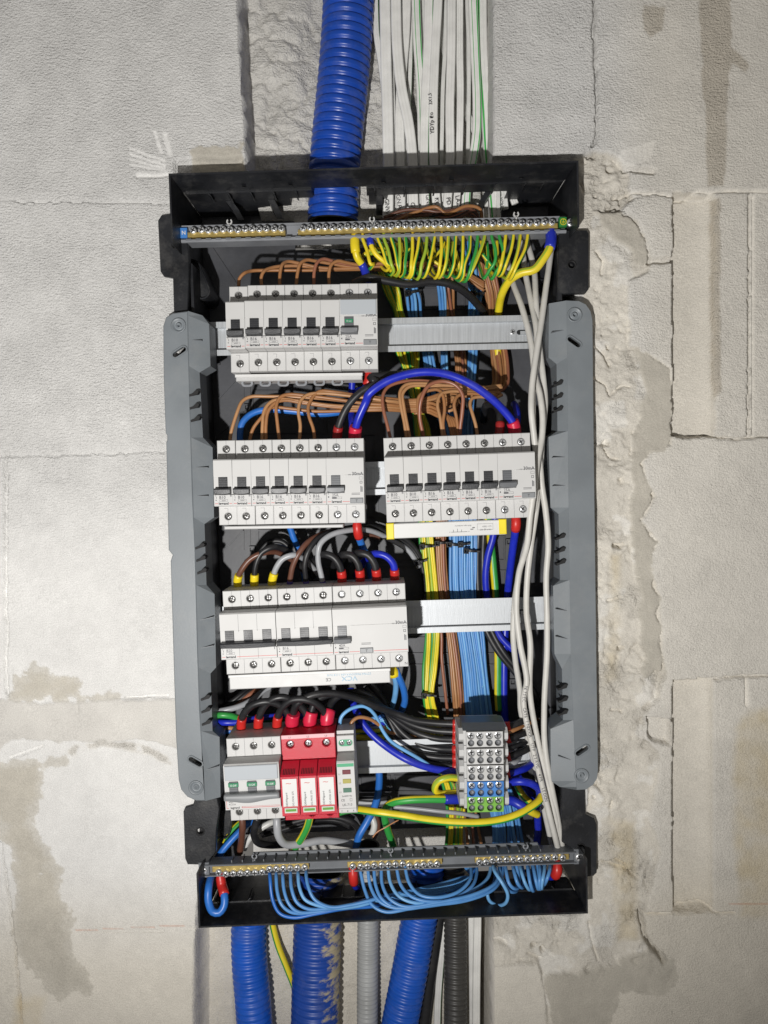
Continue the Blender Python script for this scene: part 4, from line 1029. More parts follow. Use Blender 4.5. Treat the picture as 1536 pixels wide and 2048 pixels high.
# ================================================================== DISTRIBUTION TERMINAL BLOCK
bx0, by0 = 933, 1547
f6, t6, _ = row_at(924, 1536, 1024, 1532)
t = thing('terminal_block', 'stepped distribution terminal block in white, blue and green at lower right', 'terminal block', f6(0), 1.2)
BW = 44.0
cap = MB(); cap.prof([(28, 39.6), (60, 39.2), (62, 39.8), (50, 44.2), (28, 44.2)], 1, BW - 1)
link('top_cap', cap.mesh('top_cap', 'termcap'), t)
rows = [('termw', 27.2, 39.0, 0.0), ('termw', 9.8, 26.6, 1.0), ('termw', -7.6, 9.2, 1.0), ('blueb', -25.0, -8.2, .4), ('greenb', -43.6, -25.6, -1.0)]
zz = [39.2, 22.8, 6.4, -10.0, -26.4, -43.0]; of = [62, 65, 66, 66, 64, 60]
for i, mname in enumerate(('termw', 'termw', 'termw', 'blueb', 'greenb')):
    za, zb_ = zz[i], zz[i + 1] + .5
    bl = MB(); bl.prof([(10, zb_), (of[i + 1] - 9, zb_), (of[i] - 9, za), (10, za)], 2, BW - 2)
    sec = link('terminal_section', bl.mesh('terminal_section', 'termw'), t)
    fm = (of[i] + of[i + 1]) / 2
    fp = plate('front_plate', [(4, zb_ + .3), (BW - 4, zb_ + .3), (BW - 4, za - .3), (4, za - .3)],
               [circ(x, zc, r_, 12) for x in (8.6, 17.4, 26.8, 35.2) for zc, r_ in (((za + zb_) / 2 + 3.5, 3.6), ((za + zb_) / 2 - 3.6, 3.3))], fm - 4.6, fm, mname, bev=.4)
    pl = link('front_plate', fp, sec)
    for x in (8.6, 17.4, 26.8, 35.2):
        link('screw', SCREW['bright'], sec, (x / 1000, -(fm - 3.4) / 1000, ((za + zb_) / 2 + 3.5) / 1000), (0, random.uniform(0, 3), 0)).scale = (1.12, 1, 1.12)
        link('bore', cached('bore', lambda: MB().lathe(0, 0, [(3.25, 0), (3.25, .6), (2.0, .2), (.6, -.6)], 14).mesh('bore', 'midgrey')), sec, (x / 1000, -(fm - 4.6) / 1000, ((za + zb_) / 2 - 3.6) / 1000))  # dark grey floor paints the shade down the bore
    for s_ in (-1, 1):
        x0 = 2 if s_ < 0 else BW - 2
        g_ = MB(); zc = (za + zb_) / 2
        g_.prof([(12, zb_ + 1), (48, zb_ + 1), (54, zc - 3), (54, zc + 3), (48, za - 1), (12, za - 1)], min(x0, x0 + s_ * 4.5), max(x0, x0 + s_ * 4.5))
        link('wire_funnel', g_.mesh('wire_funnel', 'termw'), sec)

# ================================================================== TERMINAL BARS
def termbar(px0, py0, px1, py1, h, label, brass, up, screw_r='bar', flip=1):
    a, c = W(px0, py0, h), W(px1, py1, h); L_ = (c - a).length * 1000
    t = thing('terminal_bar', label, 'terminal bar', tuple(a), math.degrees(math.atan2(c.z - a.z, c.x - a.x)))
    return t, L_
def rel(t, px, py, h):
    """px -> local x, z of an unscaled tilted thing, mm"""
    p = W(px, py, h) - Vector(t.location); an = -t.rotation_euler.y
    return ((p.x * math.cos(an) + p.z * math.sin(an)) * 1000, (-p.x * math.sin(an) + p.z * math.cos(an)) * 1000)
HB = 2.0
tb, L_ = termbar(350, 466, 1142, 446, HB, 'long terminal bar of brass strips and bright screws across the top of the box', None, 1)
link('holder', MB().prof([(-14, -11), (4, -11), (5, -10), (5, -8.4), (-2, -7.4), (-2, 4.6), (1, 5.2), (1, 6.8), (-14, 6.8)], 7, L_ - 6).mesh('holder', 'greyl'), tb)
for k in range(38):
    x = 12 + k * (L_ - 30) / 37
    link('holder_tooth', cached('tooth', lambda: MB().box(0, 5.5, 4.6, 5.6, -9.4, -7.6, 0, .2).mesh('holder_tooth', 'greyd')), tb, (x / 1000, 0, 0))
sx1 = [275, 327, 372, 418, 466, 512, 560, 607, 652, 698, 743, 793, 840]
sx2 = [zA(x, 0)[0] for x in (978, 1023, 1075, 1120, 1168, 1215, 1260, 1308)] + [zB(x, 0)[0] for x in (10, 55, 97, 138, 182, 224, 268, 310, 354, 397, 440, 482, 525, 569, 613, 656, 698, 740, 785, 829, 872, 914, 957, 1001, 1046, 1090, 1135)]
sx1 = [zA(x, 0)[0] for x in sx1]
def yline(px): return 461.5 + (px - 386) / (1104 - 386) * (444.5 - 461.5)
for grp in (sx1, sx2):
    x0 = rel(tb, grp[0] - 9, yline(grp[0]), HB)[0]; x1 = rel(tb, grp[-1] + 9, yline(grp[-1]), HB)[0]
    br = link('brass_strip', MB().box(x0, x1, -1.6, 5.2, -6.2, -1.2, 0, .4).mesh('brass_strip', 'brass'), tb)
    for px in grp:
        x, z = rel(tb, px, yline(px) - 1 + random.uniform(-1.2, 1.2), HB + 7)
        link('screw', SCREW['bar'], br, (x / 1000, -.0052, z / 1000), (0, random.uniform(0, 3), 0))
for px, py in ((460, 446), (744, 441), (1031, 431)):
    x, z = rel(tb, px, py, HB); hk = []
    for k in range(13):
        a = math.radians(125 + 290 * k / 12); hk.append((x + 3.0 * math.cos(a), z + 3.0 * math.sin(a)))
    for k in range(13)[::-1]:
        a = math.radians(125 + 290 * k / 12); hk.append((x + 1.7 * math.cos(a), z + 1.7 * math.sin(a)))
    link('clip_hook', plate('clip_hook', hk, [], 2, 4, 'termw'), tb)
    link('clip_stem', MB().box(x - .7, x + .7, 2, 4, z - 8, z - 2.2).mesh('clip_stem', 'termw'), tb)
nt_ = link('neutral_tag', MB().box(6.4, 13.4, 0, 5, -6.4, 3.6, 0, .5).mesh('neutral_tag', 'blueb'), tb); text('N', nt_, 10.0, 5.2, -3.4, 5.4, 'whitel', 'CENTER', bold=.12)
et_ = link('earth_tag', MB().box(L_ - 13.0, L_ - 5.6, 0, 5.9, -5, 4.4, 0, .5).mesh('earth_tag', mat('tag_green', (.03, .22, .05), .4)), tb)
link('earth_symbol', plate('earth_symbol', circ(L_ - 9.2, -.6, 3.2, 18), [circ(L_ - 9.2, -.6, 2.7, 18)], 6, 6.3, 'yelp'), et_)
link('earth_symbol', lines_mesh('earth_symbol', [(L_ - 9.4, -.6, L_ - 9.0, 2), (L_ - 11, -.9, L_ - 7.4, -.5), (L_ - 10.4, -1.7, L_ - 8, -1.4), (L_ - 9.8, -2.5, L_ - 8.6, -2.2)], 'yelp', 6.3), et_)
for x in (2.2, L_ - 1.5):
    link('fixing_screw', SCREW['bright'], tb, (x / 1000, -.006, -.0015)).scale = (1.35, 1.3, 1.35)
    link('fixing_post', MB().lathe(x, -1.5, [(3.6, -40), (3.6, 5)], 12).mesh('fixing_post', 'blackp'), tb)
# bottom bar: holder seen from above
HB2 = 6.0
tc, L2_ = termbar(405, 1739, 1158, 1712, HB2, 'terminal bar holding three brass strips across the bottom of the box', None, 1)
link('holder', MB().prof([(-13, 3), (-13, 6.4), (-6, 6.4), (3, 6.2), (4, 5.6), (4, 4.8), (-1, 4.4), (-1, -4.4), (4, -4.8), (4, -6.0), (-8, -6.0), (-10, 2)], 3, L2_ - 4).mesh('holder', 'greyd'), tc)
for k in range(30):
    x = 30 + k * (L2_ - 70) / 29
    link('holder_rib', cached('hrib', lambda: MB().box(0, 1.0, -13, 0, 6.0, 8.6).mesh('holder_rib', 'greyd')), tc, (x / 1000, 0, 0))
link('holder_ledge', MB().box(50, L2_ - 40, -15, -13.2, 4, 9.4).mesh('holder_ledge', 'greyd'), tc)
g1 = [zG(x, y)[:2] for x, y in zip((437, 483, 530, 577, 622, 670, 716, 762, 807, 852, 897, 942, 988), (1166, 1176, 1172, 1170, 1168, 1166, 1162, 1144, 1142, 1140, 1138, 1137, 1134))]
g2 = [zG(1297, 1127)[:2], zG(1348, 1127)[:2]] + [zH(x, y)[:2] for x, y in zip((43, 85, 128, 168, 210, 252, 292, 338, 376, 416, 456), (1038, 1034, 1032, 1030, 1028, 1025, 1036, 1034, 1030, 1028, 1026))]
g3 = [zH(x, y)[:2] for x, y in zip((706, 745, 785, 825, 866, 907, 948, 990, 1030, 1070, 1112, 1155, 1200), (1016, 1014, 1004, 1002, 1000, 998, 997, 996, 995, 993, 990, 988, 990))]
for grp in (g1, g2, g3):
    xa = rel(tc, grp[0][0] - 10, grp[0][1], HB2)[0]; xb = rel(tc, grp[-1][0] + 10, grp[-1][1], HB2)[0]
    br = link('brass_strip', MB().box(xa, xb, -3, 4.0, -1.4, 4.8, 0, .4).mesh('brass_strip', 'brass'), tc)
    for px, py in grp:
        x, z = rel(tc, px, py + 2, HB2 + 7)
        link('screw', SCREW['bar'], br, (x / 1000, -.0046, z / 1000), (0, random.uniform(0, 3), 0))
for px, py in ((508, 1715), (781, 1703), (1052, 1695)):
    x, z = rel(tc, px, py, HB2); hk = []
    for sg, rr in ((1, 3.0), (-1, 1.7)):
        for k in range(13)[::sg]:
            a = math.radians(125 + 290 * k / 12); hk.append((x + rr * math.cos(a), z + rr * math.sin(a)))
    link('clip_hook', plate('clip_hook', hk, [], -4, -2, 'greyl'), tc); link('clip_stem', MB().box(x - .7, x + .7, -4, -2, z - 6, z - 2.2).mesh('clip_stem', 'greyl'), tc)
for x in (1.5, L2_ - .5):
    link('end_tab', MB().box(x - 5, x + 6, -6, 2, -8, 8, 0, .6).mesh('end_tab', 'greyd'), tc)
    link('fixing_screw', SCREW['bright'], tc, (x / 1000, -.003, 0)).scale = (1.3, 1.3, 1.3)
    link('fixing_post', MB().lathe(x, 0, [(3.6, -40), (3.6, -6)], 12).mesh('fixing_post', 'blackp'), tc)

# ================================================================== CONDUITS
def conduit(P, R, pitch, m, label, depth=2.0, sharp=5, n=28, open_end=None, group='corrugated conduits', spp=8):
    Q = spline([W(*p) for p in P], .0004 * 2)
    d = [0.0]
    for a, b in zip(Q[:-1], Q[1:]): d.append(d[-1] + (b - a).length)
    L_ = d[-1]; cnt = int(L_ / (pitch / 1000 / spp)); res = []; j = 0
    for i in range(cnt + 1):
        s = L_ * i / cnt
        while j < len(d) - 2 and d[j + 1] < s: j += 1
        t = (s - d[j]) / max(1e-9, d[j + 1] - d[j]); res.append(Q[j].lerp(Q[j + 1], min(1, t)))
    def rf(i, N):
        s = L_ * i / cnt * 1000 / pitch
        return (R - depth * abs(math.cos(math.pi * s)) ** sharp) / 1000
    me, QQ, FF = tube('conduit', res, R / 1000, [m], n, raw=True, rfun=rf, caps=False)
    o = link('conduit', me, None, tuple(res[0])); tag(o, label, 'conduit', group)
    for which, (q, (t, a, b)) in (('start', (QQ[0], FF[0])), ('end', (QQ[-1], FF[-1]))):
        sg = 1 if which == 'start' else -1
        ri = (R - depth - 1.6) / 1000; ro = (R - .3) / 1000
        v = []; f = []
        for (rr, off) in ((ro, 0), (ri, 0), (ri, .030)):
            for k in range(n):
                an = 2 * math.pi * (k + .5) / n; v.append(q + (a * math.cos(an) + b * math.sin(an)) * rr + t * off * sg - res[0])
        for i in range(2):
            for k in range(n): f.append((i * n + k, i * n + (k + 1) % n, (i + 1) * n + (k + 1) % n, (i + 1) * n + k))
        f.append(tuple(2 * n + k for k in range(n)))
        me = bpy.data.meshes.new('open_end'); me.from_pydata(v, [], f); me.materials.append(M['hole'])  # inner wall black, the shade inside the pipe put in as colour
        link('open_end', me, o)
    return o
def cmat(name, c, r=.33, plaster=0.0):
    m = mat(name, c, r, var=.12, vscale=40, bump=.1, bscale=500, dust=.17)
    if plaster:
        nt = m.node_tree; N = nt.nodes; L = nt.links; b = N['Principled BSDF']
        prev = b.inputs['Base Color'].links[0].from_socket
        g = N.new('ShaderNodeNewGeometry'); mp = N.new('ShaderNodeMapping'); mp.inputs['Scale'].default_value = (1, 1, 2.2); L.new(g.outputs['Position'], mp.inputs['Vector'])
        n = N.new('ShaderNodeTexNoise'); n.inputs['Scale'].default_value = 42; n.inputs['Detail'].default_value = 8; n.inputs['Roughness'].default_value = .7; L.new(mp.outputs['Vector'], n.inputs['Vector'])
        sx = N.new('ShaderNodeSeparateXYZ'); L.new(g.outputs['Position'], sx.inputs[0])
        # plaster was slapped on the right flank only
        mr = N.new('ShaderNodeMapRange'); mr.inputs['From Min'].default_value = -.082; mr.inputs['From Max'].default_value = -.048; mr.inputs['To Min'].default_value = -.22; mr.inputs['To Max'].default_value = .10
        L.new(sx.outputs['X'], mr.inputs['Value'])
        ad = N.new('ShaderNodeMath'); L.new(n.outputs['Fac'], ad.inputs[0]); L.new(mr.outputs['Result'], ad.inputs[1])
        th = N.new('ShaderNodeMapRange'); th.inputs['From Min'].default_value = .50; th.inputs['From Max'].default_value = .60; L.new(ad.outputs[0], th.inputs['Value'])
        mx = N.new('ShaderNodeMix'); mx.data_type = 'RGBA'; L.new(th.outputs['Result'], mx.inputs['Factor']); L.new(prev, mx.inputs['A']); mx.inputs['B'].default_value = (.46, .40, .27, 1)
        L.new(mx.outputs['Result'], b.inputs['Base Color'])
        m2 = N.new('ShaderNodeMapRange'); m2.inputs['To Min'].default_value = r; m2.inputs['To Max'].default_value = .95; L.new(th.outputs['Result'], m2.inputs['Value']); L.new(m2.outputs['Result'], b.inputs['Roughness'])
    return m
M['cblue'] = cmat('conduit_blue', (.008, .060, .38)); M['cblue2'] = cmat('conduit_blue_bright', (.008, .095, .52), .38)
M['cdirty'] = cmat('conduit_blue_plastered', (.010, .060, .34), .4, 1.0); M['cgrey'] = cmat('conduit_grey', (.40, .41, .41), .4); M['cdark'] = cmat('conduit_dark_grey', (.055, .053, .050), .4)
conduit([(697, -330, -34), (697, -120, -36), (697, 0, -37), (690, 120, -38), (676, 260, -40), (668, 350, -42), (667, 400, -43), (666, 445, -44)], 27.0, 9.0, 'cblue', 'thick blue corrugated conduit coming down into the top of the box', 3.4, 9)
conduit([(503, 1790, -44), (498, 1850, -40), (499, 1920, -36), (505, 1990, -33), (511, 2080, -32), (516, 2240, -32), (520, 2420, -32)], 19.6, 6.6, 'cblue2', 'leftmost blue corrugated conduit leaving the bottom of the box', 1.6, 3)
conduit([(640, 1745, -46), (636, 1800, -40), (635, 1860, -36), (632, 1960, -32), (630, 2060, -30), (626, 2240, -30), (622, 2420, -30)], 26.5, 7.4, 'cdirty', 'widest blue corrugated conduit, smeared with plaster, below the box', 1.7, 3)
conduit([(738, 1690, -30), (737, 1760, -36), (736, 1850, -38), (735, 1960, -36), (735, 2060, -35), (735, 2240, -35), (735, 2420, -35)], 11.8, 4.9, 'cgrey', 'light grey corrugated conduit between two blue ones below the box', 1.2, 4, n=22)
conduit([(853, 1726, -48), (850, 1780, -42), (836, 1850, -37), (818, 1950, -33), (797, 2060, -31), (765, 2240, -30), (735, 2420, -30)], 20.0, 6.8, 'cblue2', 'slanting blue corrugated conduit right of the grey one below the box', 1.8, 3)
conduit([(905, 1700, -50), (909, 1780, -46), (911, 1850, -42), (911, 1950, -38), (911, 2060, -36), (911, 2240, -36), (911, 2420, -36)], 13.0, 5.6, 'cdark', 'dark grey corrugated conduit at the right below the box', 1.4, 3, n=22)

# ================================================================== WIRES
def wire(P, col, r, label, group=None, ferr=None, n=8, name='wire', cat='wire', stripe=None, twist=.0, end_ferr=None, ph=0.0, step=.0022, mono=None):
    """P in (px, py, h); ferr = (material, length mm, radius mm) sleeve at the start, end_ferr at the end"""
    if mono is not None:      # overlapping tracing sheets: keep the run going one way along axis 0 or 1
        ax, k0 = mono; K = list(P[:k0])
        for p in P[k0:]:
            if p[ax] > K[-1][ax] + 7: K.append(p)
        P = K
    Q = [W(*p) for p in P]
    mats = [col] if isinstance(col, str) else list(col)
    if len(mats) == 2 and stripe is None: stripe = {0, 1, 2} if n == 8 else {0, 1, 2, 3}
    me, QQ, FF = tube(name, Q, r / 1000, mats, n, stripe, twist, ph=ph, step=step)
    o = link(name, me, None, tuple(QQ[0])); tag(o, label, cat, group)
    for fe, idx, sg in ((ferr, 0, 1), (end_ferr, -1, -1)):
        if not fe: continue
        m, ln, rr = fe
        q = QQ[idx]; t = FF[idx][0] * sg; S_ = []
        seg = QQ if sg > 0 else QQ[::-1]
        acc = 0; pth = [seg[0] - t * .004]
        for a, b in zip(seg[:-1], seg[1:]):
            pth.append(a); acc += (b - a).length
            if acc > ln / 1000: break
        k = len(pth)
        me2, _, _ = tube('ferrule', pth, rr / 1000, [m], 12, raw=True, origin=QQ[0], rfun=lambda i, N: rr / 1000 * (.86 if i < 2 else (1.0 if i < N - 1 else .97)))
        link('ferrule', me2, o)
    return o
def ORDL(i): return ORD[i]
YG = ('yel', 'grn')
# --- flat white cables from above
def flat(P, label, w=9.5, green=False, thick=4.6, col='flat', name='flat_cable', group='flat white cables entering from above'):
    w *= .92; k = w / 2; tk = thick / 2
    prof = [(-k, -tk * .6), (-k, tk * .5), (-k * .86, tk * .95), (-k * .6, tk), (-k * .36, tk * .80), (-k * .22, tk * .98), (k * .1, tk), (k * .30, tk * .82), (k * .44, tk * .98), (k * .8, tk), (k, tk * .5), (k, -tk * .6), (0, -tk)]
    pm = [0] * len(prof)
    if green == 1: pm[4] = 1
    if green == 2: pm[2] = 1; pm[7] = 1
    if green == 3: pm[0] = 1; pm[1] = 1
    if green == 4: pm[8] = 1
    me, Q = sweep(name, [W(*p) for p in P], prof, [col, 'flatgreen'], pm)
    o = link(name, me, None, tuple(Q[0])); tag(o, label, 'cable', group)
    return o, Q
def down(lst, h): # zT list with heights, extended above the frame and into the box
    p = [zT(x, y, hh) for x, y, hh in lst]
    (x0, y0, h0), (x1, y1, h1) = p[0], p[1]
    return [(x0 + (x0 - x1) * .8, y0 - abs(y1 - y0) * .8 - 120, h0)] + p
FL = []
FL.append(flat(down([(742, 0, -42), (750, 200, -42), (775, 360, -46), (800, 600, -52), (815, 860, -54), (818, 1080, -56), (820, 1200, -58)], 0), 'flat white cable with green edge nearest the thick blue conduit', green=3, w=7))
FL.append(flat(down([(795, 0, -34), (800, 300, -34), (808, 600, -36), (813, 860, -38), (812, 1080, -40), (812, 1200, -44)], 0), 'flat white cable just right of the blue conduit, running straight down', w=12.5))
FL.append(flat(down([(855, 0, -30), (862, 260, -30), (885, 480, -30), (925, 680, -32), (945, 860, -35), (950, 1080, -40), (955, 1200, -44)], 0), 'flat white cable bowing to the right across its neighbours', w=11.5))
FL.append(flat(down([(912, 0, -40), (905, 200, -40), (885, 450, -42), (876, 700, -42), (880, 860, -43), (882, 1080, -44), (882, 1200, -47)], 0), 'flat white cable passing behind the bowing cable', w=11))
FL.append(flat(down([(965, 0, -36), (975, 250, -37), (992, 500, -40), (1000, 860, -45), (1005, 1080, -48), (1010, 1200, -50)], 0), 'flat white cable with one green line, left of the printed cable', green=2, w=10))
FL.append(flat(down([(1035, 0, -30), (1028, 300, -31), (1016, 560, -33), (1010, 860, -36), (1015, 1080, -41), (1020, 1200, -45)], 0), 'grooved flat white cable partly under the printed cable', w=10, green=3))
FL.append(flat(down([(1086, 0, -28), (1072, 250, -28), (1062, 500, -29), (1060, 700, -30), (1062, 860, -33), (1075, 1080, -40), (1085, 1200, -44)], 0), 'flat white cable printed with black lettering', w=10))
FL.append(flat(down([(1095, 40, -46), (1105, 200, -46), (1150, 360, -48), (1230, 600, -50), (1310, 760, -52), (1345, 880, -54), (1360, 1000, -55)], 0), 'white cable running diagonally behind the others', w=9))
FL.append(flat(down([(1160, 0, -28), (1158, 300, -28), (1150, 600, -30), (1152, 860, -34), (1140, 1080, -40), (1130, 1200, -44)], 0), 'smooth round-edged white cable in the middle of the right bunch', w=10, thick=7))
FL.append(flat(down([(1205, 0, -32), (1205, 300, -33), (1208, 500, -34), (1202, 860, -38), (1190, 1080, -43), (1180, 1200, -46)], 0), 'white cable close behind the smooth round-edged one', w=8, thick=6))
FL.append(flat(down([(1278, 0, -26), (1290, 300, -27), (1300, 560, -30), (1298, 720, -33), (1280, 860, -36), (1245, 1040, -42), (1235, 1180, -46)], 0), 'white cable with bright double green stripe', w=10, green=2))
FL.append(flat(down([(1325, 0, -34), (1330, 300, -34), (1350, 600, -36), (1365, 860, -40), (1390, 1080, -46), (1400, 1200, -49)], 0), 'white cable with one thin green line at right of bunch', w=11.5, green=4))
FL.append(flat(down([(1362, 0, -40), (1370, 300, -40), (1390, 600, -41), (1400, 860, -43), (1432, 1000, -48), (1450, 1150, -52)], 0), 'rightmost flat white cable of the bunch above the box', w=10))
FL.append(flat(down([(1235, 420, -52), (1235, 520, -52), (1250, 640, -53), (1330, 790, -54), (1440, 960, -54), (1510, 1120, -54)], 0), 'white cable emerging low behind the striped cable', w=8))
for i, (x0, x1, x2, h_, g_, lab) in enumerate(((815, 838, 848, -44, False, 'thin white cable showing between the two leftmost flat cables'), (935, 930, 915, -46, 3, 'green-edged thin white cable behind the bowing cable'),
        (1000, 1015, 985, -46, False, 'thin white cable far behind the green-lined one'), (1130, 1112, 1105, -42, False, 'thin white cable left of the smooth round-edged one'), (1245, 1255, 1250, -44, 3, 'green-edged thin cable left of the bright striped one'),
        (1345, 1345, 1345, -44, False, 'thin white cable under the rightmost pair'), (1385, 1392, 1412, -36, 3, 'green-edged thin cable at the far right of the bunch'))):
    FL.append(flat(down([(x0, 0, h_), ((x0 + x1) / 2 + 4, 250, h_), (x1, 500, h_), ((x1 + x2) / 2, 700, h_ - 1), (x2, 860, h_ - 3), (x2 + 4, 1080, h_ - 8), (x2 + 6, 1200, h_ - 10)], 0), lab, w=4.6, thick=4, green=g_))
for i in range(6):
    wire([zB(90 + 30 * i, 500, -30), zB(150 + 30 * i, 470 - 6 * i, -30), zB(300 + 20 * i, 450 - 7 * i, -30 - i), zB(450 + 20 * i, 445 + 5 * i, -32), zB(600 + 15 * i, 440 - 4 * i, -34), zB(700, 470, -38), zB(720, 540, -46)], ('umber', 'black', 'umber', 'redbrown', 'black', 'umber')[i], 1.8, '%s dark wire from the left lying just above the top terminal bar' % ORD[i], 'dark wires lying above the top terminal bar')
# printing and handwriting on the cable jackets
def onface(s, p, size, rot, par, mname='ink', bold=.0, xs=1.0):
    q = W(*p) - Vector(par.location)
    return text(s, par, q.x * 1000, -q.y * 1000, q.z * 1000, size, mname, rot=rot, bold=bold, xs=xs)
onface('YDYp żo', zT(1064, 735, -25.5), 5.8, 93, FL[6][0], 'ink', .03); onface('3X1,5', zT(1054, 575, -25), 5.0, 95, FL[6][0], 'ink', .03)
for s_, x, y, h_, k in (('GNW', 793, 1092, -36, 1), ('GN.POK', 856, 1068, -41, 3), ('GN', 934, 1112, -37, 2), ('GN', 1018, 1068, -38, 5), ('KU', 1068, 1085, -36, 6), ('PD', 1130, 1085, -34, 8), ('LAZ', 1180, 1075, -38, 9), ('KUCHNIA', 1408, 1052, -43, 11)):
    onface(s_, zT(x, y, h_), 6.4, -84 + random.uniform(-5, 5), FL[k][0], 'ink', -.02)
# cables leaving at the bottom right
for i, (P, lab, w_) in enumerate((([zU(1395, 150, -44), zU(1396, 250, -44), zU(1398, 450, -44), zU(1400, 720, -44), zU(1400, 1100, -44)], 'left of two flat cream cables right of the dark conduit below the box', 8),
                                  ([zU(1425, 150, -38), zU(1424, 250, -38), zU(1420, 450, -38), zU(1418, 720, -38), zU(1416, 1100, -38)], 'right of two flat cream cables below the box', 9),
                                  ([zU(1262, 150, -46), zU(1255, 250, -46), zU(1238, 450, -46), zU(1228, 600, -46), zU(1222, 900, -46)], 'pale flat cable between the slanting blue and the dark conduit', 8))):
    flat(list(P), lab, w=w_, green=(3 if i == 2 else False), group='flat cables leaving below the box')
wire([zU(1275, -60, -52), zU(1250, 60, -50), zU(1225, 220, -48), zU(1195, 420, -47), (852, 2000, -47), (838, 2150, -47), (830, 2300, -47)], 'black', 8, 'thick black cable beside the slanting blue conduit below the box', name='cable', cat='cable', n=12)
wire([zU(375, 20, -44), zU(392, 100, -44), zU(405, 200, -44), zU(435, 320, -42), zU(478, 430, -40), zU(520, 540, -44), zU(545, 640, -48)], YG, 3.6, 'thick green and yellow earth wire below the box, left', n=10)

# --- brown wires into the top row
G = 'brown wires into the top row of breakers'
hT = 8
rowA = [[(568, 935), (572, 890), (600, 855), (650, 838), (760, 834), (1000, 834), (1200, 830), (1400, 828), (1530, 835)],
        [(715, 935), (712, 880), (730, 840), (790, 815), (900, 805), (1080, 815), (1300, 828), (1530, 815)],
        [(830, 935), (832, 860), (845, 800), (880, 778), (960, 790), (1100, 818), (1300, 822), (1530, 800)],
        [(935, 935), (945, 850), (960, 795), (1000, 768), (1060, 775), (1160, 792), (1300, 812), (1530, 806)],
        [(1048, 935), (1052, 840), (1070, 785), (1110, 762), (1180, 778), (1300, 800), (1530, 792)],
        [(1148, 935), (1145, 860), (1160, 800), (1200, 775), (1260, 786), (1350, 800), (1530, 786)]]
for i, l in enumerate(rowA):
    P = []
    for k, (x, y) in enumerate(l): P.append(zA(x, y, hT - 6 if k < 3 else (hT - k * 4.5 + i)))
    x, y, h = P[-1]
    P += [(x + 60, y - 4 + i, h - 6), (x + 130, y + 4 + i, -45), (x + 190, y + 40, -52)]
    wire(P, 'brown' if i != 4 else 'redbrown', 1.75, '%s brown wire from the left arching into the top row of breakers' % ORD[i], G)

# --- earth wires from the top bar
G = 'green and yellow wires hanging from the top terminal bar'
ex = [15, 105, 140, 185, 232, 270, 310, 350, 395, 440, 480, 522, 565, 608, 650, 695, 735, 775, 820, 860, 905, 945, 990]
sh = [(60, 760), (70, 770), (55, 800), (40, 800), (-5, 805), (-10, 808), (-15, 812), (-40, 815), (-45, 825), (-50, 812), (-20, 815), (-35, 812), (-30, 808), (-20, 812), (-45, 830), (-60, 835), (-90, 825), (-10, 815), (-40, 820), (-40, 795), (-60, 800), (-65, 815), (-90, 825)]
random.seed(11)
for i, (x, (s_, yb)) in enumerate(zip(ex, sh)):
    xb = x + s_; rj = random.uniform
    side = -1
    P = [zB(x + 2, 545, 2), zB(x, 575, 4), zB(x + .30 * s_ + rj(2, 14), 650, 8), zB(x + .72 * s_ + rj(0, 10), 735, 10), zB(xb + 4, yb - 28, 6), zB(xb - 14, yb, -2), zB(xb - 38, yb - 10, -12), zB(xb - 62, yb - 55, -26), zB(xb - 80 - rj(0, 20), yb - 130, -42), zB(xb - 90 - rj(0, 25), yb - 230, -52)]
    if i in (17, 18): P = [zB(x, 545, 2), zB(x + 5, 580, 4), zB(x + 25, 650, 8), zB(x + 22, 720, 8), zB(x - 10, 770, 4), zB(x - 40, yb, -4), zB(x - 60, 770, -20), zB(x - 80, 700, -40), zB(x - 90, 610, -52)]
    c = random.choice([YG, YG, ('lime', 'yel'), ('yel', 'lime')]) if i not in (2, 17, 18) else ('grn', 'lime')
    wire(P, c, 1.75, '%s green and yellow wire from the left hanging under the top terminal bar' % ORD[i], G, ph=rj(0, 6.2), twist=rj(-.02, .02))
for i, (x0, y0, x1, y1) in enumerate(((130, 760, 300, 640), (400, 690, 560, 790), (560, 640, 590, 790), (430, 700, 520, 560), (720, 670, 800, 770), (745, 760, 750, 600))):
    wire([zB(x0, y0, -20), zB((x0 + x1) / 2 + 8, (y0 + y1) / 2 + 10, -22), zB(x1, y1, -28)], YG, 1.7, '%s short green and yellow wire from the left crossing behind the hanging earth wires' % ORD[(0, 1, 3, 2, 4, 5)[i]], 'earth wires crossing behind the hanging ones', ph=i)
wire([zB(1128, 540, 2), zB(1128, 600, 6), zB(1115, 650, 8), (1085, 520, 8), zB(1030, 765, 6), zB(950, 785, 2), zB(885, 828, -6), zB(842, 900, -20), zB(822, 985, -38), zB(815, 1080, -50), zB(812, 1300, -60)], ('yel', 'lime'), 4.2, 'thick yellow wire with blue sleeve at right end of the top terminal bar', ferr=('bluef', 20, 5.6), n=12, stripe={0})
wire([zA(1310, 625, 2), zA(1313, 690, 4), zA(1325, 750, 2), zA(1362, 805, -4), zA(1380, 850, -4), zA(1390, 930, 0)], 'yel', 3.6, 'yellow wire with yellow boot bending down to the blue sleeve', ferr=('yelf', 17, 4.8), end_ferr=('bluef', 26, 4.4), n=10)
wire([zB(58, 560, 2), zB(62, 610, 4), zB(90, 670, 4), zB(150, 725, 0), zB(190, 775, -10), zB(230, 800, -24)], 'yel', 2.6, 'yellow wire with small blue sleeve left of the hanging earth wires', ferr=('bluef', 12, 3.6), n=10)
wire([zA(1365, 740, -16), zA(1420, 705, -18), zA(1500, 700, -22), zB(60, 670, -26)], ('yel', 'lime'), 2.4, 'lime wire arching behind the yellow booted wire')
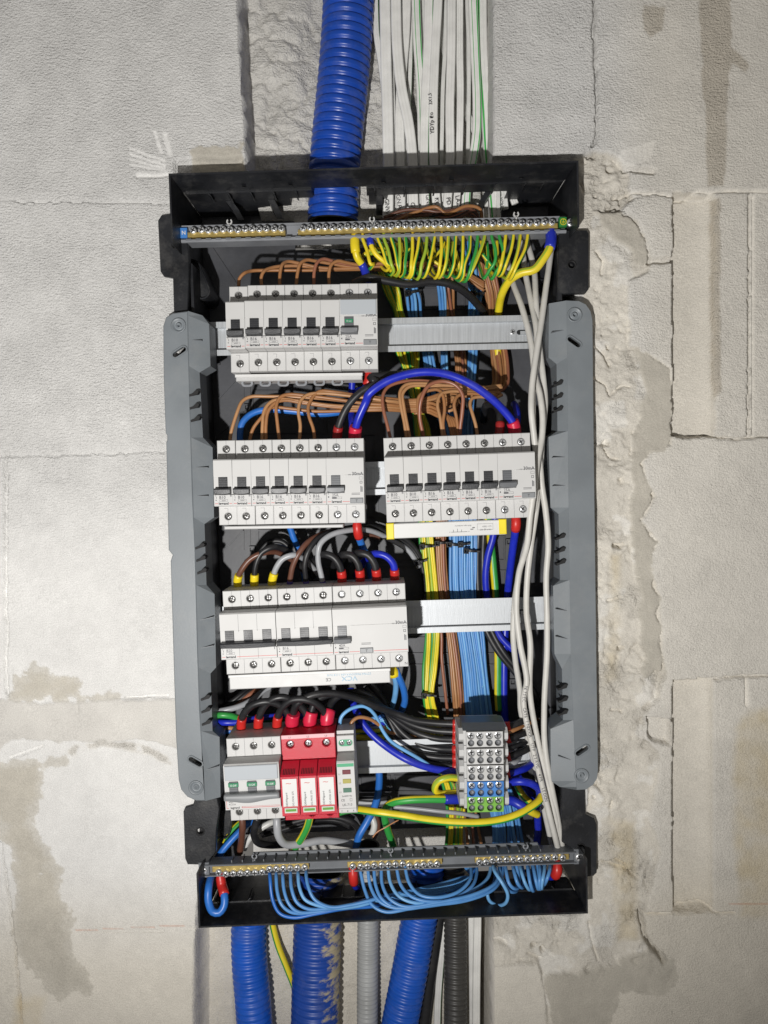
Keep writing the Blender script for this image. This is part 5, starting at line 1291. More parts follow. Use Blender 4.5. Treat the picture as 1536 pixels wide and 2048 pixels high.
wire([zB(-40, 850, -2), zB(60, 815, 4), zB(160, 832, 2), zB(290, 852, -2), zB(420, 836, -6), zB(530, 850, -10), zB(620, 898, -20), zB(690, 968, -36), zB(735, 1030, -50), zB(750, 1150, -56)], 'black', 4.1, 'thick black wire curving right above the top rail', n=12)
for i, (x0, x1, x2) in enumerate(((260, 480, 710), (200, 430, 660))):
    wire([zB(x0 - 60, 480 - 20 * i, -30), zB(x0 + 60, 430 - 15 * i, -28), zB((x0 + x1) / 2 + 80, 395 + 20 * i, -28), zB(x1 + 30, 435 - 10 * i, -28), zB(x2 - 80, 390 + 20 * i, -30), zB(x2, 410, -34), zB(x2 + 10, 500, -40)], 'brown' if i == 0 else 'umber', 1.8, '%s brown wire looping across the labelled white cables above the terminal bar' % ('lighter' if i == 0 else 'darker'))

# --- vertical bundles behind the rails
def bundle(rows, n, cols, r, label, group, jit=.25, seed=0, stripe=False):
    """rows: (x_left, x_right, y, h) in px; n wires spread between, slowly changing places"""
    rd = random.Random(seed); offs = [(i + .5) / n for i in range(n)]
    dh = [rd.uniform(-2.5, 2.5) for _ in range(n)]
    for i in range(n):
        P = []
        for k, (xl, xr, y, h) in enumerate(rows):
            u = offs[i] + rd.uniform(-jit, jit) / n
            P.append((xl + (xr - xl) * u, y, h + dh[i]))
        c = cols[i % len(cols)]
        wire(P, c, r, '%s %s' % (ORD[i], label), group, ph=rd.uniform(0, 6.2), twist=rd.uniform(-.02, .02) if not isinstance(c, str) else 0, step=.004)
hb = -58
bundle([(745, 770, 515, -40), (757, 785, 545, -46), (770, 801, 585, hb), (788, 806, 625, hb), (790, 838, 700, hb), (806, 838, 740, hb), (826, 846, 821, hb), (828, 860, 858, hb), (836, 866, 960, hb), (838, 866, 1070, -52), (849, 876, 1192, hb), (850, 879, 1270, hb), (846, 874, 1338, -52), (847, 866, 1390, -50), (852, 876, 1432, -54), (870, 900, 1520, hb), (890, 930, 1600, hb), (893, 925, 1651, hb), (888, 925, 1710, hb)], 7, [YG, ('lime', 'yel'), YG, 'grn', ('yel', 'lime')], 1.75, 'wire from the left in the vertical green and yellow earth bundle', 'vertical bundle of earth wires', seed=1)
for i, (bl, n_) in enumerate((([(800, 822, 525, -46), (809, 834, 565, -56), (813, 842, 600, hb), (818, 845, 640, hb), (842, 868, 705, hb), (850, 880, 780, hb), (880, 905, 860, hb), (895, 920, 960, hb), (898, 918, 1070, -54), (901, 920, 1192, hb), (915, 933, 1267, hb), (925, 942, 1340, hb), (932, 950, 1419, hb), (945, 965, 1520, hb), (975, 990, 1600, hb), (984, 998, 1651, hb), (985, 1000, 1700, hb)], 4),
                              ([(868, 880, 540, -54), (876, 890, 580, hb), (879, 893, 640, hb), (882, 894, 705, hb), (884, 900, 780, hb), (908, 922, 860, hb), (915, 930, 960, hb), (918, 932, 1070, -54), (920, 934, 1192, hb), (933, 945, 1267, hb), (942, 956, 1340, hb), (950, 964, 1419, hb), (965, 975, 1520, hb), (990, 1003, 1600, hb), (998, 1010, 1651, hb), (1000, 1012, 1700, hb)], 3),
                              ([(925, 965, 480, -54), (930, 968, 530, -56), (937, 966, 580, hb), (937, 958, 640, hb), (937, 955, 705, hb), (932, 950, 780, hb), (925, 945, 860, hb), (928, 955, 960, hb), (932, 955, 1070, -54), (934, 955, 1192, hb), (945, 967, 1267, hb), (956, 974, 1340, hb), (964, 983, 1419, hb), (975, 1000, 1520, hb), (1003, 1030, 1600, hb), (1012, 1042, 1655, hb), (1014, 1050, 1700, hb)], 5))):
    bundle(bl, n_, ['lblue', 'lblue', 'sky'], 1.7, 'wire from the left in the %s strand of the vertical light blue bundle' % ('left', 'middle', 'right')[i], 'vertical neutral bundle, %s strand' % ('left', 'middle', 'right')[i], seed=5 + i)
bundle([(866, 905, 540, -50), (872, 908, 580, hb), (888, 912, 640, hb), (908, 930, 705, hb), (910, 932, 760, hb), (896, 925, 860, hb), (880, 905, 960, hb), (871, 893, 1070, -54), (879, 899, 1192, hb), (893, 913, 1270, hb), (905, 927, 1388, -55), (908, 930, 1432, hb), (905, 945, 1540, hb), (905, 960, 1640, hb), (905, 970, 1705, hb)], 5, ['brown', 'tan', 'brown', 'redbrown'], 1.7, 'wire from the left in the vertical brown bundle', 'vertical bundle of brown wires', seed=9)
wire([zF(470, 560, -56), zF(482, 660, -56), zF(482, 780, -54), zF(497, 930, -54), zF(515, 1090, -56), zH(518, 140, -58)], 'redbrown', 1.8, 'lone reddish brown wire left of the brown bundle')
# brown bundle that swings round to the second row
bundle([(952, 990, 500, -52), (958, 992, 545, -54), (970, 1000, 590, hb), (975, 998, 640, hb), (980, 1014, 700, hb), (985, 1018, 745, -52), (984, 1017, 770, -44), (968, 996, 785, -36), (930, 950, 786, -32), (890, 905, 788, -32)], 7, ['brown', 'tan', 'redbrown', 'brown'], 1.75, 'wire from the left in the brown bundle swinging left below the top rail', 'brown bundle swinging left below the top rail', seed=14, jit=.2)

# --- second row: brown loops, left group
G = 'brown wires into the left group of the second row'
rowC = [[(512, 525), (518, 470), (560, 330), (590, 265), (640, 236), (760, 233), (900, 236), (1100, 246), (1300, 266), (1536, 276)],
        [(635, 525), (660, 440), (720, 360), (760, 312), (800, 302), (900, 312), (1060, 328), (1250, 325), (1536, 320)],
        [(718, 525), (720, 420), (733, 320), (780, 265), (850, 250), (950, 262), (1150, 290), (1350, 300), (1536, 305)],
        [(742, 525), (742, 420), (756, 330), (806, 272), (870, 258), (960, 272), (1150, 298), (1350, 312), (1536, 314)],
        [(830, 525), (815, 400), (808, 300), (830, 242), (880, 221), (1000, 228), (1200, 252), (1350, 275), (1536, 288)],
        [(955, 525), (962, 420), (950, 330), (965, 260), (1010, 222), (1100, 213), (1300, 232), (1536, 262)],
        [(1055, 525), (1045, 440), (1018, 360), (1015, 290), (1030, 230), (1080, 203), (1180, 205), (1320, 226), (1536, 248)]]
for i, l in enumerate(rowC):
    P = [zC(x, y, (4 if k < 2 else 8 - k * 2.2)) for k, (x, y) in enumerate(l)]
    y0 = l[-1][1] * .3125 + 720; yo = (y0 - 720) / .33854
    P += [zD(150, yo + 4, -16), zD(300, yo + 8, -18), zD(400, yo + 2 - i, -20), zD(500, yo - 20 - 2 * i, -24), zD(620, 195 + 3 * i, -28), zD(760, 185 + 4 * i, -32), zD(830, 150 + 3 * i, -36)]
    wire(P, 'tan' if i in (0, 2, 5) else 'brown', 1.8, '%s brown wire from the left bending into the left second-row group' % ORD[i], G, mono=(0, 4))
G = 'brown wires into the right group of the second row'
rowD = [([(180, 465), (160, 380), (140, 300), (135, 210), (165, 160), (240, 130), (340, 122), (450, 130), (600, 148), (800, 168)], 'redbrown', 'greyish brown wire looping into the first breaker of the right second-row group'),
        ([(275, 465), (262, 370), (238, 250), (238, 185), (270, 147), (350, 138), (500, 150), (700, 165), (835, 150)], 'tan', 'tan wire looping into the second breaker of the right second-row group, outer'),
        ([(296, 465), (282, 400), (258, 270), (252, 200), (290, 158), (360, 150), (500, 160), (700, 176), (840, 160)], 'tan', 'tan wire beside the outer one into the second breaker, inner'),
        ([(375, 465), (360, 370), (342, 285), (350, 215), (400, 182), (520, 172), (700, 187), (830, 196)], 'brown', 'brown wire looping into the third breaker of the right second-row group'),
        ([(490, 465), (475, 350), (458, 262), (475, 205), (530, 186), (650, 190), (800, 206)], 'tan', 'tan wire looping into the fourth breaker of the right second-row group'),
        ([(505, 465), (490, 380), (500, 290), (490, 210), (470, 180), (430, 170)], 'brown', 'brown wire rising crooked above the fourth breaker of the right second-row group'),
        ([(585, 465), (570, 340), (556, 262), (575, 215), (620, 200), (700, 200), (810, 212)], 'brown', 'brown wire looping into the fifth breaker of the right second-row group'),
        ([(695, 465), (685, 390), (662, 310), (650, 262), (662, 228), (710, 217), (790, 225), (840, 205)], 'tan', 'tan wire looping into the sixth breaker of the right second-row group')]
for l, c, lab in rowD:
    wire([zD(x, y, 4 if k < 2 else 8 - 2.6 * k) for k, (x, y) in enumerate(l)], c, 1.8, lab, G)
wire([zD(378, 465, 4), zD(352, 330, 10), zD(362, 232, 14), zD(405, 152, 14), zD(480, 126, 12), zD(560, 146, 12), zD(605, 205, 12), zD(604, 300, 10), zD(592, 400, 6), zD(590, 465, 4)], 'redbrown', 2.0, 'reddish brown jumper arching from third to fifth breaker of the right second-row group', G)
for i, (x0, y0) in enumerate(((300, 258), (310, 280), (300, 300), (320, 315))):
    wire([zD(x0, y0, -22), zD(400, y0 - 8, -20), zD(470, y0 + 20, -14), zD(520 + 12 * i, 350, -6), zD(545 + 14 * i, 465, 0)], 'brown', 1.8, '%s brown wire from the left dropping behind the right second-row group' % ORD[i], 'brown wires dropping behind the right second-row group')
wire([zD(540, 270, -20), zD(500, 300, -14), zD(545, 295, -12), zD(580, 240, -16), zD(540, 215, -24)], 'tan', 1.7, 'small tan loop tangled above the right second-row group')
wire([zC(575, 520, -20), zC(578, 450, -18), zC(592, 400, -18), zC(650, 345, -20), zC(740, 318, -22), (900 * .3125 + 300, 822, -24), zC(1100, 345, -26), zC(1240, 325, -30), zC(1300, 280, -40)], 'mblue', 3.4, 'thick blue wire curving behind the brown loops of the left second-row group', n=10)
wire([zC(1197, 520, 2), zC(1200, 470, 4), zC(1212, 410, 8), zC(1262, 300, 12), zC(1350, 205, 14), zC(1450, 145, 12), zD(60, 105, 8), zD(200, 85, 0), zD(330, 95, -14), zD(450, 120, -30), zD(560, 190, -44), zD(640, 280, -50)], 'black', 3.7, 'thick black wire arching from the left residual current breaker', ferr=('dredf', 17, 5.0), n=12)
wire([zC(1312, 520, 4), zC(1312, 465, 8), zC(1330, 385, 14), zC(1385, 260, 20), zD(50, 205, 24), zD(150, 130, 26), zD(280, 84, 26), zD(400, 70, 26), zD(520, 86, 24), zD(650, 140, 22), zD(760, 215, 18), zD(850, 300, 12), zD(905, 375, 8), zD(918, 470, 4)], 'dblue', 4.0, 'thick bright blue wire arching between the two second-row residual current breakers', ferr=('pinkf', 18, 6.6), end_ferr=('pinkf', 20, 6.6), n=12)
wire([zC(1292, 60, -20), zC(1294, 110, -20), zC(1290, 250, -22), zC(1290, 350, -14), zC(1296, 430, 0), zC(1300, 500, 0)], 'dblue', 3.6, 'dark blue wire dropping behind the brown run to the left residual current breaker', n=10)
wire([zD(925, 400, 0), zD(930, 330, -8), zD(920, 275, -24), zD(910, 260, -44)], 'dblue', 3.6, 'short blue wire leaning back behind the right residual current breaker ferrule', n=10)
wire([zA(1398, 1490, 2), zA(1402, 1530, 4), zA(1370, 1590, 0), zC(1330, 200, -14), zC(1300, 300, -26)], 'dblue', 3.2, 'dark blue wire with red boot under the top residual current breaker', ferr=('redf', 14, 4.6), n=10)
wire([zD(820, 465, 2), zD(828, 380, 2), zD(822, 300, -4), zD(790, 262, -12), zD(750, 265, -20), zD(735, 300, -34), zD(730, 360, -48)], 'black', 3.9, 'black wire hooking over into the right residual current breaker', ferr=('dredf', 17, 4.8), n=12)

# --- third row
G = 'phase wires into the third row'
def loop3(z, l, h0, c, r, lab, fe, g=G, hend=-50):
    n_ = len(l); P = []
    for k, (x, y) in enumerate(l):
        u = k / (n_ - 1); P.append(z(x, y, h0 + 10 * math.sin(math.pi * min(1, u * 1.3)) if u < .6 else h0 + (hend - h0) * (u - .6) / .4))
    return wire(P, c, r, lab, g, ferr=fe, n=12)
yf = ('yelf', 17, 4.4)
loop3(zE, [(562, 400), (562, 345), (582, 295), (640, 220), (720, 180), (800, 172), (880, 205), (960, 265), (1010, 330)], -2, 'umber', 3.0, 'dark brown wire with yellow ferrule into the left three-pole breaker', yf)
loop3(zE, [(667, 395), (669, 340), (676, 260), (712, 180), (780, 142), (850, 148), (920, 205), (990, 290), (1030, 350)], -2, 'black', 3.0, 'black wire with yellow ferrule into the left three-pole breaker', yf)
loop3(zE, [(780, 395), (785, 345), (810, 270), (852, 215), (920, 192), (975, 210), (1030, 260), (1085, 325), (1110, 380)], -2, 'greyw', 3.0, 'grey wire with yellow ferrule into the left three-pole breaker', yf)
pf = ('purf', 8, 3.2)
wire([zE(892, 395, -4), zE(898, 340, 0), zE(915, 260, 4), zE(950, 185, 6), zE(1005, 115, 2), zE(1085, 65, -8), zE(1200, 32, -24), zE(1320, 18, -32), zF(0, 40, -36), zF(120, 75, -42)], 'umber', 2.9, 'dark brown wire rising from the middle three-pole breaker', G, ferr=pf, n=10, mono=(0, 4))
wire([zE(1000, 395, -4), zE(996, 330, 0), zE(990, 260, 4), zE(1010, 175, 6), zE(1065, 95, 2), zE(1150, 48, -8), zE(1300, 14, -24), zE(1430, 10, -34), zF(60, 30, -38), zF(200, 66, -44), zF(300, 130, -50), zF(365, 240, -54), zF(388, 400, hb), zF(392, 520, hb)], 'black', 2.9, 'black wire sweeping right from the middle three-pole breaker', G, ferr=pf, n=10, mono=(0, 4))
wire([zE(1110, 395, -4), zE(1098, 330, 0), zE(1076, 220, 4), zE(1088, 125, 6), zE(1150, 68, 2), zE(1270, 34, -8), zE(1400, 34, -22), zF(60, 46, -36), zF(180, 85, -42), zF(290, 155, -48), zF(350, 250, -52), zF(366, 400, hb), zF(368, 520, hb)], 'greyw', 2.9, 'grey wire sweeping right from the middle three-pole breaker', G, ferr=pf, n=10, mono=(0, 4))
wire([zC(1240, 1090, -34), zF(20, 18, -38), zF(140, 42, -40), zF(270, 85, -46), zF(345, 170, -52), zF(378, 300, hb), zF(384, 520, hb)], 'black', 2.9, 'black wire outside the grey one in the curved trio left of the earth bundle', n=10)
rf = ('redf', 17, 4.9)
G2 = 'wires into the four-pole residual current breaker'
loop3(zE, [(1228, 375), (1228, 320), (1208, 250), (1168, 203), (1110, 186), (1068, 212), (1045, 262), (1040, 330)], -2, 'black', 3.7, 'black wire into the first pole of the four-pole breaker', rf, G2)
loop3(zE, [(1345, 370), (1345, 315), (1328, 240), (1288, 196), (1240, 190), (1195, 222), (1175, 275), (1172, 340)], -2, 'black', 3.7, 'black wire into the second pole of the four-pole breaker', rf, G2)
loop3(zE, [(1450, 365), (1450, 310), (1432, 240), (1390, 190), (1335, 180), (1288, 205), (1258, 262), (1250, 330)], -2, 'black', 3.7, 'black wire into the third pole of the four-pole breaker', rf, G2)
loop3(zF, [(205, 340), (205, 285), (194, 225), (150, 182), (92, 170), (40, 198), (8, 240), (-20, 300)], -2, 'dblue', 3.7, 'bright blue wire into the last pole of the four-pole breaker', rf, G2)
wire([zC(1325, 1040, 2), zC(1328, 1090, 2), zE(1345, 100, -8), zE(1385, 200, -26), zE(1410, 300, -44), zE(1420, 420, -54)], 'mblue', 3.8, 'blue wire with red ferrule below the left second-row residual current breaker', ferr=('redf', 18, 4.8), n=12)
wire([zC(870, 1040, -26), zE(890, 5, -28), zE(920, 85, -32), zE(958, 185, -38), zE(985, 300, -46), zE(1000, 420, -54)], 'mblue', 3.4, 'blue wire dropping between the left second-row group and the third row', n=10)
wire([zE(700, 170, -60), zE(760, 110, -58), zE(840, 105, -58), zE(900, 150, -60)], 'black', 3.0, 'black wire arching low against the back above the third row')
# right-hand verticals
wire([zD(920, 925, 2), zD(922, 965, 4), zF(918, 30, 0), zF(900, 160, -18), zF(884, 290, -36), zF(870, 430, -52), zF(862, 560, hb), zF(852, 780, hb), zF(850, 1000, hb), zH(850, 60, hb), zH(860, 200, hb)], 'dblue', 4.0, 'thick blue wire with red ferrule below the right second-row residual current breaker', ferr=('redf', 16, 5.0), n=12)
wire([zF(800, -60, -40), zF(786, 70, -44), zF(756, 180, -48), zF(742, 300, -52), zF(752, 430, -56), zF(790, 580, hb), zF(830, 660, -54), zF(880, 715, -50), zF(930, 760, -46), zF(990, 860, -46)], 'dblue', 3.8, 'dark blue wire between the black pair and the thick earth wire', n=12)
wire([zF(750, -80, -50), zF(768, 60, -56), zF(785, 220, hb), zF(802, 420, hb), zF(812, 640, hb), zF(815, 800, hb), zF(815, 1000, hb), zH(820, 120, hb)], YG, 4.1, 'thick green and yellow wire running down left of the thick blue wire', n=12, stripe={8, 9, 10, 11, 7}, ph=.2)
for i, x in enumerate((695, 725)):
    wire([zF(x + 8, -80, -54), zF(x + 5, 60, -56), zF(x, 200, hb), zF(x + 5, 400, hb), zF(x + 30, 560, hb), zF(x + 65, 650, -56), zF(x + 130, 760, -54), zF(x + 220, 870, -54), zF(x + 300, 980, -54), zF(x + 345, 1090, -56), zH(x + 370, 150, -56)], 'black', 3.6, '%s thick black wire of the pair curving right behind the data cables' % ('left', 'right')[i], n=12)
wire([zF(190, 850, -6), zF(200, 880, -4), zF(212, 940, -14), zF(205, 1020, -30), zF(185, 1090, -44)], 'sky', 3.0, 'pale blue wire of the pair in the yellow boot', ferr=('yelf', 9, 6), n=10)
wire([zF(210, 850, -6), zF(226, 890, -4), zF(255, 960, -14), zF(265, 1040, -30), zF(240, 1110, -46)], 'mblue', 3.6, 'deep blue wire of the pair in the yellow boot', n=10)

# --- bottom row
G = 'black jumpers between main switch and surge arrester'
sw = ('redf', 18, 4.9)
for i, l in enumerate(([(585, 265), (586, 200), (602, 150), (660, 95), (750, 74), (830, 97), (880, 150), (898, 205)], [(693, 262), (695, 195), (722, 120), (780, 62), (850, 46), (930, 78), (990, 135), (1012, 200)], [(812, 255), (816, 190), (842, 118), (905, 65), (1000, 62), (1080, 100), (1115, 140), (1125, 195)])):
    P = [zG(x, y, (0, 4, 10, 14, 14, 10, 6, 4)[k]) for k, (x, y) in enumerate(l)]
    wire(P, 'black', 3.7, '%s black jumper from the main switch to the red surge arrester' % ('left', 'middle', 'right')[i], G, ferr=sw, n=12)
pk = ('pinkf', 15, 7.2)
wire([zG(908, 225, 4), zG(915, 160, 6), zG(945, 85, 12), zG(1030, 36, 12), zG(1150, 20, 8), zG(1300, 48, 0), zG(1430, 100, -8), zH(80, 75, -14), zH(200, 135, -18), zH(320, 178, -20), zH(440, 194, -20), zH(560, 200, -18), zH(610, 202, -16)], 'black', 3.7, 'topmost black wire from the surge arrester to the terminal block', 'black wires to the terminal block', ferr=pk, n=12, end_ferr=('redf', 12, 5), mono=(0, 3))
wire([zG(1020, 220, 4), zG(1030, 150, 4), zG(1060, 75, 4), zG(1140, 30, 0), zG(1280, 30, -8), zG(1420, 75, -14), zH(70, 62, -20), zH(190, 140, -24), zH(300, 200, -26), zH(430, 236, -24), zH(560, 246, -20), zH(610, 248, -18)], 'black', 3.7, 'second black wire from the surge arrester to the terminal block', 'black wires to the terminal block', ferr=pk, n=12, end_ferr=('redf', 12, 5), mono=(0, 3))
wire([zG(1130, 215, 4), zG(1142, 140, 2), zG(1165, 75, -4), zG(1250, 20, -10), zG(1380, 30, -18), zH(40, 40, -24), zH(140, 110, -28), zH(240, 195, -30), zH(340, 255, -30), zH(450, 285, -26), zH(560, 292, -20), zH(610, 294, -18)], 'black', 3.7, 'third black wire from the surge arrester to the terminal block', 'black wires to the terminal block', ferr=pk, n=12, end_ferr=('redf', 12, 5), mono=(0, 3))
for i, l in enumerate(([(20, 20), (120, 100), (190, 180), (260, 260), (350, 320), (460, 345), (560, 350), (610, 350)], [(30, -20), (130, 90), (185, 200), (235, 290), (310, 365), (430, 395), (560, 402), (610, 402)], [(60, -40), (150, 80), (195, 200), (232, 310), (310, 395), (430, 436), (560, 450), (610, 450)])):
    wire([zH(x, y, (-44, -40, -34, -30, -28, -26, -20, -18)[k]) for k, (x, y) in enumerate(l)], 'black', 3.6, '%s black wire down to the terminal block across the bottom rail' % ('upper', 'middle', 'lower')[i], 'black wires to the terminal block', n=12, end_ferr=('redf', 12, 5))
wire([zG(1285, -10, -40), zG(1295, 60, -34), zG(1322, 140, -28), zG(1390, 250, -22), zG(1490, 345, -18), zH(60, 230, -14), zH(150, 325, -10), zH(280, 412, -10), zH(420, 462, -12), zH(560, 482, -16), zH(610, 484, -18)], 'dblue', 3.9, 'thick blue wire sagging across the bottom rail to the terminal block', n=12, end_ferr=('redf', 10, 5), mono=(0, 3))
wire([zG(1212, 330, 0), zG(1214, 240, 2), zG(1226, 170, 2), zG(1285, 120, 0), zG(1370, 104, -4), zG(1432, 150, -8), zG(1490, 260, -10), zH(110, 215, -10), zH(180, 300, -10), zH(340, 400, -12), zH(490, 490, -14), zH(600, 512, -16)], 'sky', 1.9, 'thin pale blue wire from the phase indicator', n=10, mono=(0, 3))
wire([zG(1278, 330, 0), zG(1280, 265, 2), zG(1292, 205, 2), zG(1330, 176, 0), zG(1400, 183, -4), zG(1470, 225, -10), zH(60, 185, -16), zH(130, 215, -22), zH(190, 255, -28), zH(300, 270, -34), zH(440, 285, -40)], 'brown', 1.9, 'thin brown wire from the phase indicator', n=10, mono=(0, 3))
# left cluster above the main switch
wire([zG(400, 140, -30), zG(470, 130, -26), zG(570, 105, -30), zG(660, 58, -40), zG(740, -5, -50), zE(820, 1020, -56)], 'greyw', 3.2, 'pale grey wire coming from the left above the main switch', n=10)
for i, (dx, c, lab) in enumerate(((0, 'black', 'upper black wire coming from the left above the main switch'), (30, 'black', 'lower black wire coming from the left above the main switch'), (60, 'redbrown', 'brown wire among the black ones above the main switch'))):
    wire([zG(420 + dx, 130 - 8 * i, -44), zG(500 + dx, 90, -44), zG(580 + dx, 30, -48), zE(640 + dx, 1040, -54), zE(700 + dx, 960, -58)], c, 3.0, lab, n=10)
wire([zG(395, 172, -26), zG(450, 160, -20), zG(520, 166, -22), zG(580, 184, -28), zG(700, 190, -34), zG(860, 200, -40)], 'grn', 3.4, 'green wire coming from under the left side plate', n=10)
wire([zG(395, 200, -30), zG(470, 208, -22), zG(570, 205, -24), zG(700, 180, -28), zG(860, 166, -36), zG(1000, 170, -46)], 'dblue', 3.4, 'blue wire coming from under the left side plate', n=10)
wire([zG(640, 205, -40), zG(740, 196, -38), zG(840, 190, -42), zG(1000, 210, -50)], YG, 2.6, 'green and yellow wire behind the red ferrules of the main switch')
wire([zG(440, 240, -40), zG(500, 242, -38), zG(560, 250, -42), zG(640, 270, -50)], 'tan', 2.4, 'tan wire end left of the main switch')
wire([zG(430, 265, -44), zG(500, 262, -40), zG(570, 262, -44), zG(660, 280, -52)], 'mblue', 3.0, 'blue wire end left of the main switch', n=10)
# behind the phase indicator to the right
for i, (y0, y1, c, r_, lab) in enumerate(((265, 262, YG, 2.4, 'upper green and yellow wire right of the phase indicator'), (300, 305, YG, 3.2, 'lower green and yellow wire right of the phase indicator'), (235, 215, 'dblue', 3.0, 'blue wire right of the phase indicator'), (285, 240, 'greyw', 2.0, 'grey wire right of the phase indicator'))):
    wire([zG(1180, y0 + 6, -44), zG(1300, y0, -40), zG(1400, y1, -40), zG(1500, y1 - 4, -42), zH(120, (y1 - 20) * .92 + 5, -46), zH(260, 220, -52)], c, r_, lab, n=10, ph=i)
for i, (x, y, x1, y1, c) in enumerate(((1440, 200, 1530, 150, 'mblue'), (1450, 180, 1536, 215, 'sky'), (1490, 190, 1536, 240, 'sky'))):
    wire([zG(x - 60, y + 20, -40), zG(x, y, -36), zG((x + x1) / 2, (y + y1) / 2 - 8, -36), zG(x1, y1, -40), zG(x1 + 30, y1 + 30, -48)], c, 2.6, '%s short blue wire bent behind the phase indicator wires' % ('leftmost', 'middle', 'rightmost')[i], 'blue wires bent behind the phase indicator')
# around the terminal block
wire([zH(640, 525, -12), zH(585, 522, -4), zH(520, 518, 4), zH(462, 540, 4), zH(442, 585, 0), zH(470, 612, -6), zH(530, 610, -10), zH(610, 603, -16)], ('yel', 'lime'), 3.6, 'yellow loop on the left side of the terminal block', n=12, stripe={0, 1})
wire([zH(640, 645, -10), zH(575, 645, -2), zH(500, 645, 2), zH(400, 645, 4), zH(280, 650, 4), zH(200, 664, 0), zH(152, 696, -8), zH(146, 750, -16), zH(165, 830, -24), zH(200, 930, -34), zH(215, 1010, -40)], YG, 3.9, 'green and yellow wire from the green terminal section bending down to the left', n=12, ferr=('bluef', 30, 5.0), stripe={7, 8, 9, 10, 11}, ph=.6)
wire([zG(1200, 785, -20), zG(1250, 770, -14), zG(1310, 764, -6), zH(100, 722, 10), zH(250, 742, 12), zH(400, 766, 12), zH(550, 780, 12), zH(700, 782, 12), zH(830, 766, 10), zH(930, 735, 8), zH(1010, 690, 4), zH(1060, 650, -2), zH(1076, 605, -10), zH(1050, 570, -24)], YG, 4.0, 'long green and yellow wire sweeping under the terminal block', n=12, stripe={11, 0, 1, 2}, ph=.1)
wire([zH(830, 546, -12), zH(880, 545, -4), zH(950, 540, 2), zH(1010, 552, 0), zH(1052, 580, -6), zH(1062, 620, -14), zH(1050, 680, -24), zH(1050, 760, -36), zH(1052, 840, -46), zH(1040, 940, -50)], 'dblue', 4.0, 'bright blue wire leaving the right side of the blue terminal section', n=12)
wire([zH(840, 655, -12), zH(900, 655, -2), zH(950, 682, 2), zH(1000, 712, 0), zH(1050, 735, -8)], YG, 4.2, 'short striped wire with blue sleeve right of the green terminal section', n=12, ferr=('bluef', 30, 5.0), stripe={1, 2, 3, 4, 5}, ph=.2)
wire([zH(925, 560, -44), zH(960, 620, -40), zH(1000, 660, -40), zH(1040, 700, -44)], YG, 3.6, 'earth wire behind the bright blue wire right of the terminal block', n=10)
wire([zH(930, 500, -50), zH(975, 570, -48), zH(1010, 620, -48), zH(1040, 660, -50)], 'dblue', 3.6, 'dark blue wire far behind right of the terminal block', n=10)
Gk = 'wires leaving the right side of the terminal block'
for l, c, r_, lab in (([(840, 215), (890, 210), (940, 192), (1000, 165), (1060, 120)], 'black', 3.6, 'uppermost black wire leaving the right of the terminal block'),
                      ([(840, 262), (880, 248), (930, 226), (985, 200), (1050, 175)], 'brown', 2.4, 'brown wire leaving the right of the terminal block'),
                      ([(840, 295), (890, 286), (950, 262), (1020, 240), (1080, 215)], 'black', 3.6, 'second black wire leaving the right of the terminal block'),
                      ([(840, 345), (880, 345), (930, 325), (1000, 300)], 'black', 2.6, 'thin black wire leaving the right of the terminal block'),
                      ([(840, 395), (890, 390), (950, 368), (1020, 330), (1080, 280)], 'black', 3.6, 'lowest black wire leaving the right of the terminal block'),
                      ([(840, 440), (880, 436), (920, 425), (940, 398)], 'greyw', 2.8, 'grey wire hooking up at the right of the terminal block'),
                      ([(840, 500), (890, 496), (950, 475), (1010, 440), (1050, 400)], 'dblue', 3.8, 'blue wire leaving the right of the terminal block')):
    wire([zH(x, y, (-14, -10, -14, -26, -40)[k]) for k, (x, y) in enumerate(l)], c, r_, lab, Gk, n=10, ferr=(('redf', 10, 4.6) if c in ('black', 'dblue') and r_ > 3 else None))
